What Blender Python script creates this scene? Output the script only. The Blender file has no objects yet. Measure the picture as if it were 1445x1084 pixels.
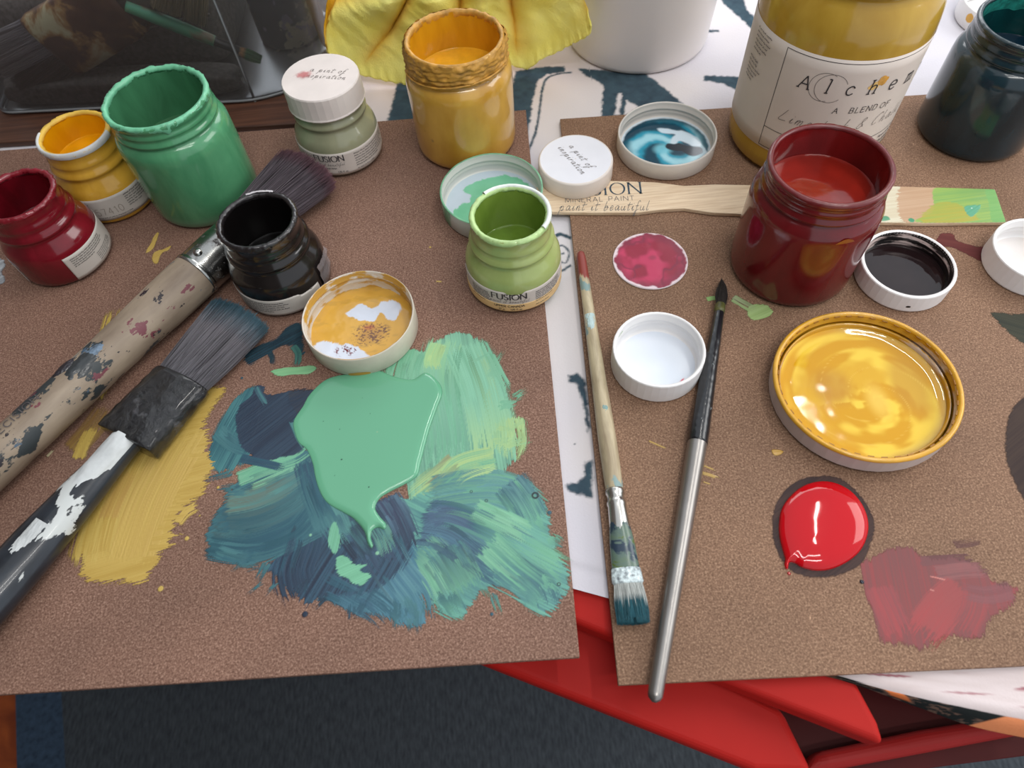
import bpy, math, random
import numpy as np
from mathutils import Vector, Matrix
random.seed(7); np.random.seed(7)
PI = math.pi
R = math.radians
C = bpy.context.scene.collection

# ------------------------------------------------------------------ camera
FPX, NAD, ROLL, CH = 970.2, R(31.81), R(-5.5), 390.0     # focal px, angle from nadir, roll, height (mm) over the boards
_d = np.array([0, math.sin(NAD), -math.cos(NAD)]); _x = np.array([1., 0, 0]); _y = np.cross(_x, _d)
CX = math.cos(ROLL)*_x + math.sin(ROLL)*_y
CY = -math.sin(ROLL)*_x + math.cos(ROLL)*_y
CAMP = np.array([0, 0, CH])
def ray(px, py):
    return ((px-722.5)/FPX)*CX - ((py-542.0)/FPX)*CY + _d
def at(px, py, z=0.0):
    """place on the horizontal plane of height z (mm) that the photo shows at px,py"""
    v = ray(px, py); t = (z-CH)/v[2]
    return CAMP + t*v
def at_y(px, py, Y):
    v = ray(px, py); return CAMP + v*(Y/v[1])
def ats(pts, z=0.0): return np.array([at(p[0], p[1], z) for p in pts])

cam_d = bpy.data.cameras.new('camera'); cam = bpy.data.objects.new('camera', cam_d); C.objects.link(cam)
cam_d.sensor_width = 36; cam_d.lens = FPX/1445*36; cam_d.clip_start = 0.01
cam.matrix_world = Matrix(((CX[0], CY[0], -_d[0], 0), (CX[1], CY[1], -_d[1], 0), (CX[2], CY[2], -_d[2], CH*.001), (0, 0, 0, 1)))
cam_d.dof.use_dof = True; cam_d.dof.focus_distance = 0.47; cam_d.dof.aperture_fstop = 9.0
bpy.context.scene.camera = cam
S = bpy.context.scene
S.view_settings.view_transform = 'Standard'; S.view_settings.look = 'None'; S.view_settings.exposure = -0.18

# ------------------------------------------------------------------ colour / materials
def lin(c):
    c = np.asarray(c, float)/255.0
    return np.where(c <= .04045, c/12.92, ((c+.055)/1.055)**2.4)
def L4(c): l = lin(c); return (float(l[0]), float(l[1]), float(l[2]), 1.0)
class NT:
    def __init__(s, name):
        s.m = bpy.data.materials.new(name); s.m.use_nodes = True; s.t = s.m.node_tree
        s.b = s.t.nodes['Principled BSDF']; s.out = s.t.nodes['Material Output']
    def n(s, kind, **kw):
        q = s.t.nodes.new(kind)
        for k, v in kw.items(): setattr(q, k, v)
        return q
    def l(s, a, b): s.t.links.new(a, b)
    def coord(s, scale=(1, 1, 1), which='Object', rot=(0, 0, 0)):
        tc = s.n('ShaderNodeTexCoord'); mp = s.n('ShaderNodeMapping'); s.l(tc.outputs[which], mp.inputs[0])
        mp.inputs['Scale'].default_value = scale; mp.inputs['Rotation'].default_value = rot
        return mp.outputs[0]
    def noise(s, co, scale, detail=3, rough=.55, dist=0):
        q = s.n('ShaderNodeTexNoise'); q.inputs['Scale'].default_value = scale; q.inputs['Detail'].default_value = detail
        q.inputs['Roughness'].default_value = rough; q.inputs['Distortion'].default_value = dist
        s.l(co, q.inputs['Vector']); return q.outputs['Fac']
    def ramp(s, fac, stops, interp='LINEAR'):
        q = s.n('ShaderNodeValToRGB'); q.color_ramp.interpolation = interp
        e = q.color_ramp.elements
        while len(e) > 1: e.remove(e[-1])
        e[0].position = stops[0][0]; e[0].color = stops[0][1]
        for p, c in stops[1:]:
            k = e.new(p); k.color = c
        s.l(fac, q.inputs[0]); return q.outputs[0]
    def mix(s, fac, a, b, mode='MIX'):
        q = s.n('ShaderNodeMix', data_type='RGBA', blend_type=mode)
        for i, v in ((0, fac), (6, a), (7, b)):
            if hasattr(v, 'links'): s.l(v, q.inputs[i])
            else: q.inputs[i].default_value = v
        return q.outputs[2]
    def bump(s, h, strength=.3, dist=.0005):
        q = s.n('ShaderNodeBump'); q.inputs['Strength'].default_value = strength; q.inputs['Distance'].default_value = dist
        s.l(h, q.inputs['Height']); s.l(q.outputs[0], s.b.inputs['Normal'])
    def base(s, c):
        if hasattr(c, 'links'): s.l(c, s.b.inputs['Base Color'])
        else: s.b.inputs['Base Color'].default_value = c
    def set(s, rough=.5, metal=0, coat=0, spec=.5):
        s.b.inputs['Roughness'].default_value = rough; s.b.inputs['Metallic'].default_value = metal
        s.b.inputs['Coat Weight'].default_value = coat; s.b.inputs['Coat Roughness'].default_value = .05
        s.b.inputs['Specular IOR Level'].default_value = spec
BW = ((0, 0, 0, 1), (1, 1, 1, 1))
def thr(t, fac, a, b): return t.ramp(fac, [(a, BW[0]), (b, BW[1])])
_mc = {}
def plain(name, c, rough=.5, metal=0, coat=0, var=0.08, scale=60, bump=0, bscale=300, spec=.5):
    if name in _mc: return _mc[name]
    t = NT(name); co = t.coord()
    c = np.asarray(c, float)
    n = t.noise(co, scale, 4)
    t.base(t.ramp(n, [(.3, L4(np.clip(c*(1-var), 0, 255))), (.7, L4(np.clip(c*(1+var), 0, 255)))]))
    t.set(rough, metal, coat, .2 if 'red_' in name else spec)
    if bump: t.bump(t.noise(co, bscale, 4), bump, .0004)
    _mc[name] = t.m; return t.m
def vcol(name, rough=.5, coat=0, alpha=True, bump=0, bscale=900, spec=.5):
    if name in _mc: return _mc[name]
    t = NT(name); a = t.n('ShaderNodeAttribute', attribute_name='Col')
    t.base(a.outputs['Color']); t.set(rough, 0, coat, spec)
    if alpha: t.l(a.outputs['Alpha'], t.b.inputs['Alpha'])
    if bump: t.bump(t.noise(t.coord(), bscale, 3), bump, .0003)
    _mc[name] = t.m; return t.m
def clear(name, tint=(240, 243, 240), haze=0.0, hazec=(150, 155, 160), rough=.03, ior=1.45):
    if name in _mc: return _mc[name]
    t = NT(name); tr = t.n('ShaderNodeBsdfTransparent'); tr.inputs[0].default_value = L4(tint)
    gl = t.n('ShaderNodeBsdfGlossy'); gl.inputs['Roughness'].default_value = rough
    fr = t.n('ShaderNodeFresnel'); fr.inputs['IOR'].default_value = ior
    mx = t.n('ShaderNodeMixShader'); t.l(fr.outputs[0], mx.inputs[0]); t.l(tr.outputs[0], mx.inputs[1]); t.l(gl.outputs[0], mx.inputs[2])
    o = mx
    if haze:
        df = t.n('ShaderNodeBsdfDiffuse'); df.inputs[0].default_value = L4(hazec)
        m2 = t.n('ShaderNodeMixShader'); m2.inputs[0].default_value = haze
        t.l(mx.outputs[0], m2.inputs[1]); t.l(df.outputs[0], m2.inputs[2]); o = m2
    t.l(o.outputs[0], t.out.inputs[0]); _mc[name] = t.m; return t.m

# ------------------------------------------------------------------ mesh helpers (all in mm)
def mesh(name, V, F, mat, parent=None, smooth=True, col=None, loc=None):
    V = np.asarray(V, float)
    me = bpy.data.meshes.new(name)
    if isinstance(F, np.ndarray) and F.ndim == 2:
        k = F.shape[1]
        me.vertices.add(len(V)); me.vertices.foreach_set('co', (V*.001).astype(np.float32).ravel())
        me.loops.add(F.size); me.loops.foreach_set('vertex_index', F.astype(np.int32).ravel())
        me.polygons.add(len(F)); me.polygons.foreach_set('loop_start', np.arange(0, F.size, k, dtype=np.int32))
        me.update(calc_edges=True)
    else:
        me.from_pydata((V*.001).tolist(), [], [tuple(int(i) for i in f) for f in F])
    me.validate()
    me.polygons.foreach_set('use_smooth', np.full(len(me.polygons), bool(smooth)))
    if col is not None:
        at_ = me.color_attributes.new('Col', 'FLOAT_COLOR', 'POINT')
        at_.data.foreach_set('color', np.asarray(col, np.float32).ravel())
    me.update()
    if isinstance(mat, (list, tuple)):
        for m in mat: me.materials.append(m)
    elif mat: me.materials.append(mat)
    o = bpy.data.objects.new(name, me); C.objects.link(o)
    if parent: o.parent = parent
    if loc is not None: o.location = Vector(loc)*.001
    return o
def tag(o, label=None, cat=None, group=None, kind=None):
    if label: o['label'] = label
    if cat: o['category'] = cat
    if group: o['group'] = group
    if kind: o['kind'] = kind
    return o
def empty(name, loc, rz=0, label=None, cat=None, group=None):
    o = bpy.data.objects.new(name, None); C.objects.link(o); o.location = Vector(loc)*.001; o.rotation_euler = (0, 0, rz)
    o.empty_display_size = .01
    return tag(o, label, cat, group)
def bevel(o, w=.6, seg=3, ang=35):
    m = o.modifiers.new('bevel', 'BEVEL'); m.width = w*.001; m.segments = seg; m.limit_method = 'ANGLE'; m.angle_limit = R(ang); return o
def join(parts):
    V = []; F = []; k = 0
    for v, f in parts:
        v = np.asarray(v, float); V.append(v); F += [tuple(i+k for i in q) for q in f]; k += len(v)
    return np.concatenate(V), F
def box(x0, x1, y0, y1, z0, z1):
    V = [(x, y, z) for z in (z0, z1) for y in (y0, y1) for x in (x0, x1)]
    return V, [(0, 2, 3, 1), (4, 5, 7, 6), (0, 1, 5, 4), (1, 3, 7, 5), (3, 2, 6, 7), (2, 0, 4, 6)]
def prism(poly, z0, z1):
    n = len(poly); V = [(p[0], p[1], z0) for p in poly]+[(p[0], p[1], z1) for p in poly]
    a = sum(poly[i][0]*poly[(i+1) % n][1]-poly[(i+1) % n][0]*poly[i][1] for i in range(n))
    F = [tuple(range(n))[::-1], tuple(range(n, 2*n))]+[(i, (i+1) % n, n+(i+1) % n, n+i) for i in range(n)]
    if a < 0: F = [f[::-1] for f in F]
    return V, F
def lathe(prof, seg=96, fn=None, cap0=False, cap1=False, a0=0, a1=2*PI):
    full = abs(a1-a0-2*PI) < 1e-6
    n = seg if full else seg+1; V = []
    for j, (r, z) in enumerate(prof):
        for i in range(n):
            a = a0+(a1-a0)*i/seg
            rr, zz = (r, z) if fn is None else fn(r, z, a, j)
            V.append((rr*math.cos(a), rr*math.sin(a), zz))
    F = []
    for j in range(len(prof)-1):
        for i in range(seg):
            k = (i+1) % n
            F.append((j*n+i, j*n+k, (j+1)*n+k, (j+1)*n+i))
    if cap0: F.append(tuple(range(n))[::-1])
    if cap1: F.append(tuple(range((len(prof)-1)*n, len(prof)*n)))
    return np.array(V), F
def catmull(P, n=8, closed=False):
    P = np.asarray(P, float); m = len(P); out = []
    rng = range(m) if closed else range(m-1)
    for i in rng:
        g = (lambda k: P[k % m]) if closed else (lambda k: P[min(max(k, 0), m-1)])
        p0, p1, p2, p3 = g(i-1), g(i), g(i+1), g(i+2)
        for t in np.linspace(0, 1, n, endpoint=False):
            out.append(.5*((2*p1)+(-p0+p2)*t+(2*p0-5*p1+4*p2-p3)*t*t+(-p0+3*p1-3*p2+p3)*t**3))
    if not closed: out.append(P[-1])
    return np.array(out)
_tab = np.random.RandomState(3).rand(512, 512)
def vn(u, v, seed=0):
    u = np.asarray(u, float)+seed*17.31; v = np.asarray(v, float)+seed*9.77
    iu = np.floor(u).astype(int); iv = np.floor(v).astype(int); fu = u-iu; fv = v-iv
    fu = fu*fu*(3-2*fu); fv = fv*fv*(3-2*fv)
    a = _tab[iu % 512, iv % 512]; b = _tab[(iu+1) % 512, iv % 512]; c = _tab[iu % 512, (iv+1) % 512]; d = _tab[(iu+1) % 512, (iv+1) % 512]
    return (a*(1-fu)+b*fu)*(1-fv)+(c*(1-fu)+d*fu)*fv
def fbm(u, v, seed=0, o=4):
    s = 0; a = .5; t = 0
    for k in range(o):
        s = s+a*vn(np.asarray(u)*2**k, np.asarray(v)*2**k, seed+k*5); t += a; a *= .5
    return s/t
def sm(a, b, x):
    t = np.clip((np.asarray(x, float)-a)/(b-a), 0, 1); return t*t*(3-2*t)
def sdf(poly, X, Y):
    """signed distance, positive inside"""
    P = np.asarray(poly)[:, :2]; n = len(P); best = np.full(X.shape, 1e9); ins = np.zeros(X.shape, bool)
    for i in range(n):
        a = P[i]; b = P[(i+1) % n]; e = b-a; L = e@e+1e-12
        t = np.clip(((X-a[0])*e[0]+(Y-a[1])*e[1])/L, 0, 1)
        best = np.minimum(best, (X-a[0]-t*e[0])**2+(Y-a[1]-t*e[1])**2)
        c = ((a[1] > Y) != (b[1] > Y)) & (X < (b[0]-a[0])*(Y-a[1])/(b[1]-a[1]+1e-12)+a[0])
        ins ^= c
    return np.where(ins, 1, -1)*np.sqrt(best)

# ------------------------------------------------------------------ paint films: a grid laid on a surface, brushed stroke by stroke
class Film:
    gain = .84
    def __init__(s, bb, res=.5, z=0.0, px=True):
        if px:
            q = ats([(bb[0], bb[1]), (bb[2], bb[1]), (bb[2], bb[3]), (bb[0], bb[3])], z)
            x0, y0 = q[:, :2].min(0); x1, y1 = q[:, :2].max(0)
        else: x0, y0, x1, y1 = bb
        s.z = z; s.res = res
        s.xs = np.arange(x0, x1+res, res); s.ys = np.arange(y0, y1+res, res)
        s.X, s.Y = np.meshgrid(s.xs, s.ys); s.rgb = np.zeros(s.X.shape+(3,)); s.a = np.zeros(s.X.shape); s.h = np.zeros(s.X.shape)
    def w(s, pts): return ats(pts, s.z)[:, :2]
    def over(s, sl, rgb, al, h=0):
        a0 = s.a[sl]; ao = al+a0*(1-al)
        s.rgb[sl] = (rgb*al[..., None]+s.rgb[sl]*(a0*(1-al))[..., None])/np.maximum(ao, 1e-6)[..., None]
        s.a[sl] = ao; s.h[sl] = s.h[sl]*(1-al*.6)+h*al
    def sub(s, lo, hi):
        i0, i1 = np.searchsorted(s.ys, [lo[1], hi[1]]); j0, j1 = np.searchsorted(s.xs, [lo[0], hi[0]])
        return (slice(i0, max(i1, i0+1)), slice(j0, max(j1, j0+1)))
    log = None
    def hairlines(s, seed=0, k=5, wr=(5, 13)):
        # finer bristle tracks laid over the strokes recorded so far
        rs = np.random.RandomState(seed); L = s.log; s.log = None
        for path, w, A, B in L:
            P = np.asarray(path, float)
            if w < 20: continue
            cols = [tuple(c) for c in (A if isinstance(A[0], (tuple, list)) else [A])]+[tuple(c) for c in ((B if isinstance(B[0], (tuple, list)) else [B]) if B is not None else [])]
            for q in range(k):
                T = P[-1]-P[0]; T /= np.linalg.norm(T); N = np.array([-T[1], T[0]]); off = rs.uniform(-.46, .46)*w
                a = rs.uniform(-.02, .45); b = rs.uniform(.6, 1.1); F_ = catmull(P, 12); m = len(F_)-1
                G_ = F_[int(max(a, 0)*m):int(min(b, 1)*m)+1:6]
                if len(G_) < 3: continue
                G_ = G_+N*off+T*rs.uniform(-4, 6)
                c = cols[rs.randint(len(cols))]; c2 = cols[rs.randint(len(cols))]; kk = rs.uniform(.82, 1.12)
                s.stroke([tuple(g) for g in G_], rs.uniform(*wr), [tuple(np.clip(np.array(c)*kk, 0, 255)), c2], None, seed*100+rs.randint(9999), rs.uniform(.4, .58), al=rs.uniform(.5, .9), rag=(.2, .5), h=.16, taper=rs.uniform(0, .6))
        s.log = []
    def stroke(s, path, w, A, B=None, seed=0, dry=0.0, al=1.0, rag=(.06, .25), h=.12, fine=.55, taper=0.0, cover=.0, edge=.2):
        if s.log is not None: s.log.append((path, w, A, B))
        P = catmull(s.w(path), 10)
        p0 = path[len(path)//2]; sc = math.sqrt(np.linalg.norm(at(p0[0]+1, p0[1], s.z)-at(*p0, s.z))*np.linalg.norm(at(p0[0], p0[1]+1, s.z)-at(*p0, s.z)))
        hw = w*sc/2
        sl = s.sub(P.min(0)-hw*1.2, P.max(0)+hw*1.2); X = s.X[sl]; Y = s.Y[sl]
        if X.size == 0: return
        cum = np.concatenate([[0], np.cumsum(np.linalg.norm(np.diff(P, axis=0), axis=1))]); Ln = cum[-1]
        T = np.gradient(P, axis=0); T /= np.linalg.norm(T, axis=1)[:, None]+1e-9
        bd = np.full(X.shape, 1e12); bi = np.zeros(X.shape, int)
        for k in range(len(P)):
            d = (X-P[k, 0])**2+(Y-P[k, 1])**2; m = d < bd; bd[m] = d[m]; bi[m] = k
        dx = X-P[bi, 0]; dy = Y-P[bi, 1]; tx = T[bi, 0]; ty = T[bi, 1]
        sv = cum[bi]+dx*tx+dy*ty; v = -dx*ty+dy*tx; u = sv/Ln
        fine = fine*.6; n1 = vn(v/fine, sv/35, seed); n2 = vn(v/(fine*4), sv/50, seed+3); n3 = fbm(X/14, Y/14, seed+9, 3)
        n = .45*n1+.35*n2+.2*n3; n = sm(.25, .75, n)
        hwv = hw*(1-taper*np.clip(u, 0, 1))
        e = 1-np.abs(v)/hwv
        a = sm(0, edge, e+(n-.5)*.35*edge/.2)
        a *= sm(0, .03, u-(n*rag[0])+.0)*sm(0, .03, (1-u)-n*rag[1])
        if dry > 0:
            k = .55*n1+.45*n2
            a *= sm(dry-.12, dry+.12, k+.35*(1-np.clip(u, 0, 1))-.1)
        a *= al
        ca = np.array([lin(c) for c in (A if isinstance(A[0], (tuple, list)) else [A])])
        cb = ca if B is None else np.array([lin(c) for c in (B if isinstance(B[0], (tuple, list)) else [B])])
        uu = np.clip(u, 0, 1)
        def pick(c): return np.stack([np.interp(uu, np.linspace(0, 1, len(c)), c[:, i]) for i in range(3)], -1) if len(c) > 1 else np.broadcast_to(c[0], u.shape+(3,))
        f = np.clip(n+cover, 0, 1)[..., None]
        s.over(sl, pick(ca)*(1-f)+pick(cb)*f, a, h*(.35+.9*n1))
    def region(s, poly, A, B, seed=0, ang=90, rag=4, fine=.6, h=.12, al=1.0, n=6, contrast=1, soft=.7):
        P = catmull(s.w(poly), n, True); sl = s.sub(P.min(0)-rag, P.max(0)+rag); X = s.X[sl]; Y = s.Y[sl]
        if X.size == 0: return
        c, q = math.cos(R(ang)), math.sin(R(ang)); sv = X*c+Y*q; v = -X*q+Y*c
        fine = fine*.6; n1 = vn(v/fine, sv/30, seed); n2 = vn(v/(fine*5), sv/45, seed+4); n3 = fbm(X/18, Y/18, seed+8, 3)
        k = sm(.5-.27/contrast, .5+.27/contrast, .4*n1+.3*n2+.3*n3)
        a = sm(-soft*.5, soft*.5, sdf(P, X, Y)+(.6*n1+.4*n2-.5)*rag)*al
        f = k[..., None]; s.over(sl, lin(A)*(1-f)+lin(B)*f, a, h*(.4+.8*n1))
    def dot(s, p, r, c, h=.2, al=1, ring=False):
        q = at(*p, s.z)[:2]; sl = s.sub(q-r*1.6, q+r*1.6); X = s.X[sl]; Y = s.Y[sl]
        d = np.hypot(X-q[0], Y-q[1])
        a = sm(-.3, .3, r-d)*al
        if ring: a = a*sm(-.1, .3, d-r*.45)
        s.over(sl, np.broadcast_to(lin(c), X.shape+(3,)), a, h)
    def build(s, name, mat, lift=.12, parent=None, cut=.02):
        m = s.a > cut
        c = m[:-1, :-1] | m[1:, :-1] | m[:-1, 1:] | m[1:, 1:]
        ny, nx = s.X.shape; idx = -np.ones((ny, nx), int); used = np.zeros((ny, nx), bool)
        used[:-1, :-1] |= c; used[1:, :-1] |= c; used[:-1, 1:] |= c; used[1:, 1:] |= c
        idx[used] = np.arange(used.sum())
        i, j = np.nonzero(c)
        F = np.stack([idx[i, j], idx[i, j+1], idx[i+1, j+1], idx[i+1, j]], 1)
        # spread colour under the fading edge
        V = np.stack([s.X[used], s.Y[used], s.z+lift+s.h[used]*np.clip(s.a[used], 0, 1)], 1)
        rgb = s.rgb*s.gain; z0 = s.a <= 1e-4
        if z0.any():
            for _ in range(2):
                acc = np.zeros_like(rgb); w_ = np.zeros(s.a.shape)
                for dy, dx in ((0, 1), (0, -1), (1, 0), (-1, 0)):
                    sh = np.roll(rgb, (dy, dx), (0, 1)); wa = np.roll((~z0).astype(float), (dy, dx), (0, 1)); acc += sh*wa[..., None]; w_ += wa
                f = z0 & (w_ > 0); rgb[f] = acc[f]/w_[f][:, None]; z0 = z0 & ~f
        cen = np.array([V[:, 0].mean(), V[:, 1].mean(), s.z])
        return mesh(name, V-cen, F, mat, parent, True, np.concatenate([rgb[used], s.a[used][:, None]], 1), cen)

# ------------------------------------------------------------------ lettering drawn as ribbons
CAP = {
'A': (.74, [[(0, 0), (.37, 1), (.74, 0)], [(.14, .36), (.6, .36)]]),
'B': (.6, [[(0, 0), (0, 1)], [(0, 1), (.34, 1), (.5, .9), (.5, .64), (.34, .53), (0, .53)], [(.34, .53), (.56, .42), (.56, .12), (.36, 0), (0, 0)]]),
'C': (.68, [[(.68, .82), (.52, .97), (.34, 1), (.12, .88), (0, .62), (0, .36), (.12, .1), (.34, 0), (.54, .03), (.68, .18)]]),
'D': (.68, [[(0, 0), (0, 1)], [(0, 1), (.36, 1), (.6, .84), (.68, .5), (.6, .16), (.36, 0), (0, 0)]]),
'E': (.56, [[(0, 0), (0, 1)], [(0, 1), (.56, 1)], [(0, .52), (.46, .52)], [(0, 0), (.56, 0)]]),
'F': (.54, [[(0, 0), (0, 1)], [(0, 1), (.54, 1)], [(0, .52), (.44, .52)]]),
'I': (.1, [[(.05, 0), (.05, 1)]]),
'L': (.5, [[(0, 1), (0, 0)], [(0, 0), (.5, 0)]]),
'M': (.84, [[(0, 0), (.05, 1)], [(.05, 1), (.42, .1), (.79, 1)], [(.79, 1), (.84, 0)]]),
'N': (.72, [[(0, 0), (0, 1)], [(0, 1), (.72, 0)], [(.72, 0), (.72, 1)]]),
'O': (.86, [[(.43+.43*math.cos(t*PI/10), .5+.5*math.sin(t*PI/10)) for t in range(21)]]),
'P': (.56, [[(0, 0), (0, 1)], [(0, 1), (.36, 1), (.54, .88), (.54, .6), (.36, .47), (0, .47)]]),
'R': (.62, [[(0, 0), (0, 1)], [(0, 1), (.36, 1), (.54, .88), (.54, .62), (.36, .5), (0, .5)], [(.3, .5), (.62, 0)]]),
'S': (.5, [[(.46, .84), (.36, .97), (.22, 1), (.06, .9), (.03, .74), (.12, .6), (.36, .45), (.48, .3), (.45, .1), (.28, 0), (.12, .02), (0, .16)]]),
'T': (.64, [[(.32, 0), (.32, 1)], [(0, 1), (.64, 1)]]),
'U': (.68, [[(0, 1), (0, .34), (.08, .1), (.34, 0), (.6, .1), (.68, .34), (.68, 1)]]),
'0': (.5, [[(.25+.25*math.cos(t*PI/8), .5+.5*math.sin(t*PI/8)) for t in range(17)]]),
'1': (.3, [[(.05, .8), (.22, 1), (.22, 0)]]),
'2': (.5, [[(.02, .8), (.14, .98), (.36, .98), (.48, .8), (.4, .55), (0, 0), (.5, 0)]]),
'3': (.5, [[(.02, .88), (.24, 1), (.46, .86), (.42, .6), (.2, .53), (.46, .45), (.5, .18), (.28, 0), (0, .1)]]),
'4': (.5, [[(.38, 0), (.38, 1), (0, .32), (.5, .32)]]),
'5': (.5, [[(.44, 1), (.08, 1), (.04, .56), (.26, .64), (.48, .5), (.46, .12), (.24, 0), (0, .1)]]),
'7': (.5, [[(0, 1), (.5, 1), (.16, 0)]]),
'.': (.1, [[(.03, 0), (.03, .06)]]), ' ': (.35, []),
'l': (.3, [[(0, 1), (.15, 1), (.15, 0)]]), 'c': (.46, [[(.44, .5), (.28, .64), (.08, .54), (0, .32), (.1, .06), (.28, 0), (.46, .12)]]),
'h': (.5, [[(.06, 0), (.06, 1)], [(.06, .44), (.22, .62), (.4, .58), (.44, .4), (.44, 0)]]),
'e': (.46, [[(0, .33), (.46, .33), (.42, .54), (.24, .64), (.06, .54), (0, .32), (.08, .06), (.26, 0), (.44, .1)]]),
'm': (.66, [[(.04, 0), (.04, .62)], [(.04, .5), (.18, .62), (.3, .56), (.32, .4), (.32, 0)], [(.32, .5), (.46, .62), (.58, .56), (.6, .4), (.6, 0)]]),
'y': (.52, [[(.04, .62), (.27, .04)], [(.5, .62), (.2, -.26), (.06, -.28)]]),
'f': (.3, [[(.3, .95), (.16, 1), (.1, .85), (.1, 0)], [(0, .6), (.26, .6)]]), 'o': (.44, [[(.22+.22*math.cos(t*PI/8), .31+.31*math.sin(t*PI/8)) for t in range(17)]]),
'z': (.42, [[(0, .6), (.4, .6), (0, 0), (.42, 0)]]),
}
SCR = {
'a': (.5, [[(.38, .38), (.2, .45), (.04, .25), (.1, .02), (.26, .08), (.38, .4), (.36, .1), (.44, .0), (.54, .12)]]),
'p': (.48, [[(-.04, .2), (.12, .42), (.04, -.05), (.0, -.48)], [(.06, .1), (.2, .42), (.34, .36), (.32, .08), (.14, .0), (.3, .0), (.46, .12)]]),
'i': (.25, [[(0, .12), (.1, .42), (.08, .06), (.16, 0), (.27, .12)], [(.13, .62), (.16, .67)]]),
'n': (.42, [[(0, .12), (.06, .42), (.03, 0)], [(.04, .2), (.18, .44), (.28, .36), (.25, .05), (.33, 0), (.42, .12)]]),
'm': (.62, [[(0, .12), (.06, .42), (.03, 0)], [(.04, .2), (.16, .44), (.24, .36), (.22, .0)], [(.23, .2), (.36, .44), (.45, .36), (.43, .05), (.52, 0), (.62, .12)]]),
't': (.26, [[(.12, .8), (.05, .1), (.13, 0), (.27, .12)], [(-.1, .52), (.42, .58)]]),
'b': (.42, [[(.1, .9), (.02, .05), (.16, 0), (.32, .15), (.3, .38), (.16, .42), (.06, .25), (.3, .3), (.42, .3)]]),
'e': (.34, [[(.03, .2), (.26, .26), (.25, .42), (.12, .42), (.03, .2), (.1, .0), (.24, .02), (.36, .14)]]),
'u': (.46, [[(.02, .42), (.0, .12), (.1, 0), (.26, .12), (.32, .42), (.3, .08), (.38, 0), (.48, .12)]]),
'f': (.3, [[(.34, .82), (.24, .95), (.12, .7), (.04, -.4), (-.08, -.46), (.0, -.1), (.3, .12)], [(-.06, .42), (.26, .44)]]),
'l': (.2, [[(.12, .95), (.03, .1), (.12, 0), (.22, .12)]]),
'o': (.4, [[(.2, .43), (.03, .3), (.06, .04), (.22, .0), (.34, .2), (.26, .42), (.2, .43), (.42, .36)]]),
's': (.32, [[(.0, .12), (.16, .44), (.24, .2), (.14, 0), (.0, .04)]]),
'r': (.3, [[(0, .0), (.05, .42), (.03, .2), (.18, .42), (.3, .38)]]),
'c': (.34, [[(.3, .36), (.16, .44), (.03, .22), (.1, 0), (.22, .0), (.36, .14)]]),
'k': (.4, [[(.1, .95), (.0, 0)], [(.3, .44), (.04, .2), (.3, 0), (.42, .12)]]),
'h': (.42, [[(.1, .95), (.0, 0)], [(.03, .2), (.18, .42), (.28, .34), (.25, .05), (.33, 0), (.44, .12)]]),
'L': (.6, [[(.16, 1), (.04, .5), (-.06, 0), (.5, .04)]]),
'C': (.6, [[(.56, .8), (.44, .95), (.14, .7), (.04, .25), (.16, 0), (.44, .1)]]),
'&': (.56, [[(.5, .1), (.2, .6), (.3, .9), (.4, .75), (.1, .3), (.06, .05), (.26, .0), (.46, .3)]]),
' ': (.34, []),
}
def ribbon(P, w0, w1=None):
    P = np.asarray(P, float)
    if len(P) < 2: return [], []
    T = np.gradient(P, axis=0); T /= np.linalg.norm(T, axis=1)[:, None]+1e-9
    w = np.full(len(P), w0) if w1 is None else w1+(w0-w1)*np.abs(T[:, 1])**1.3
    N = np.stack([-T[:, 1], T[:, 0]], 1)*w[:, None]/2
    V = np.concatenate([P+N, P-N]); n = len(P)
    return V, [(i, n+i, n+i+1, i+1) for i in range(n-1)]
def letters(text, size, weight, font='cap', thin=None, serif=0.0, track=.18, slant=0.0, align='l'):
    """flat 2-D ribbons (x, y) for the writing"""
    parts = []; x = 0; F_ = SCR if font == 'script' else CAP
    for ch in text:
        wd, st = F_[ch]
        for p in st:
            p = np.asarray(p, float)
            if font == 'script': q = catmull(p, 5) if len(p) > 2 else p
            else:
                q = catmull(p, 4) if len(p) > 4 and ch not in 'E' else np.concatenate([np.linspace(p[i], p[i+1], 3)[:-1] for i in range(len(p)-1)]+[p[-1:]])
            # sharp corners for the straight-stroke caps
            if font != 'script' and len(p) <= 4:
                for i in range(len(p)-1):
                    seg = np.linspace(p[i], p[i+1], 3); parts.append(ribbon(seg*[1, 1]+[x, 0], weight, thin))
            else: parts.append(ribbon(q+[x, 0], weight, thin))
            if serif:
                for e_, nb in ((p[0], p[1]), (p[-1], p[-2])):
                    dd = nb-e_
                    if abs(dd[1]) > abs(dd[0])*.8 and (min(abs(e_[1]), abs(e_[1]-1), abs(e_[1]-.62)) < .02):
                        parts.append(ribbon(np.array([[e_[0]-serif+x, e_[1]], [e_[0]+serif+x, e_[1]]]), (thin or weight)*.9))
                    elif abs(dd[0]) > abs(dd[1])*2 and ch in 'EFLT' and e_[0] > .3 or (ch == 'T' and e_[0] == 0 and e_[1] == 1):
                        s_ = -1 if e_[1] > .6 else 1
                        parts.append(ribbon(np.array([[e_[0]+x, e_[1]], [e_[0]+x, e_[1]+s_*serif*1.1]]), (thin or weight)*.9))
        x += wd+track
    parts = [(v, f) for v, f in parts if len(v)]
    V, F = join(parts); V = V.copy(); V[:, 0] += V[:, 1]*slant; V *= size
    tot = (x-track)*size
    if align == 'c': V[:, 0] -= tot/2
    if align == 'r': V[:, 0] -= tot
    return V, F
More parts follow.
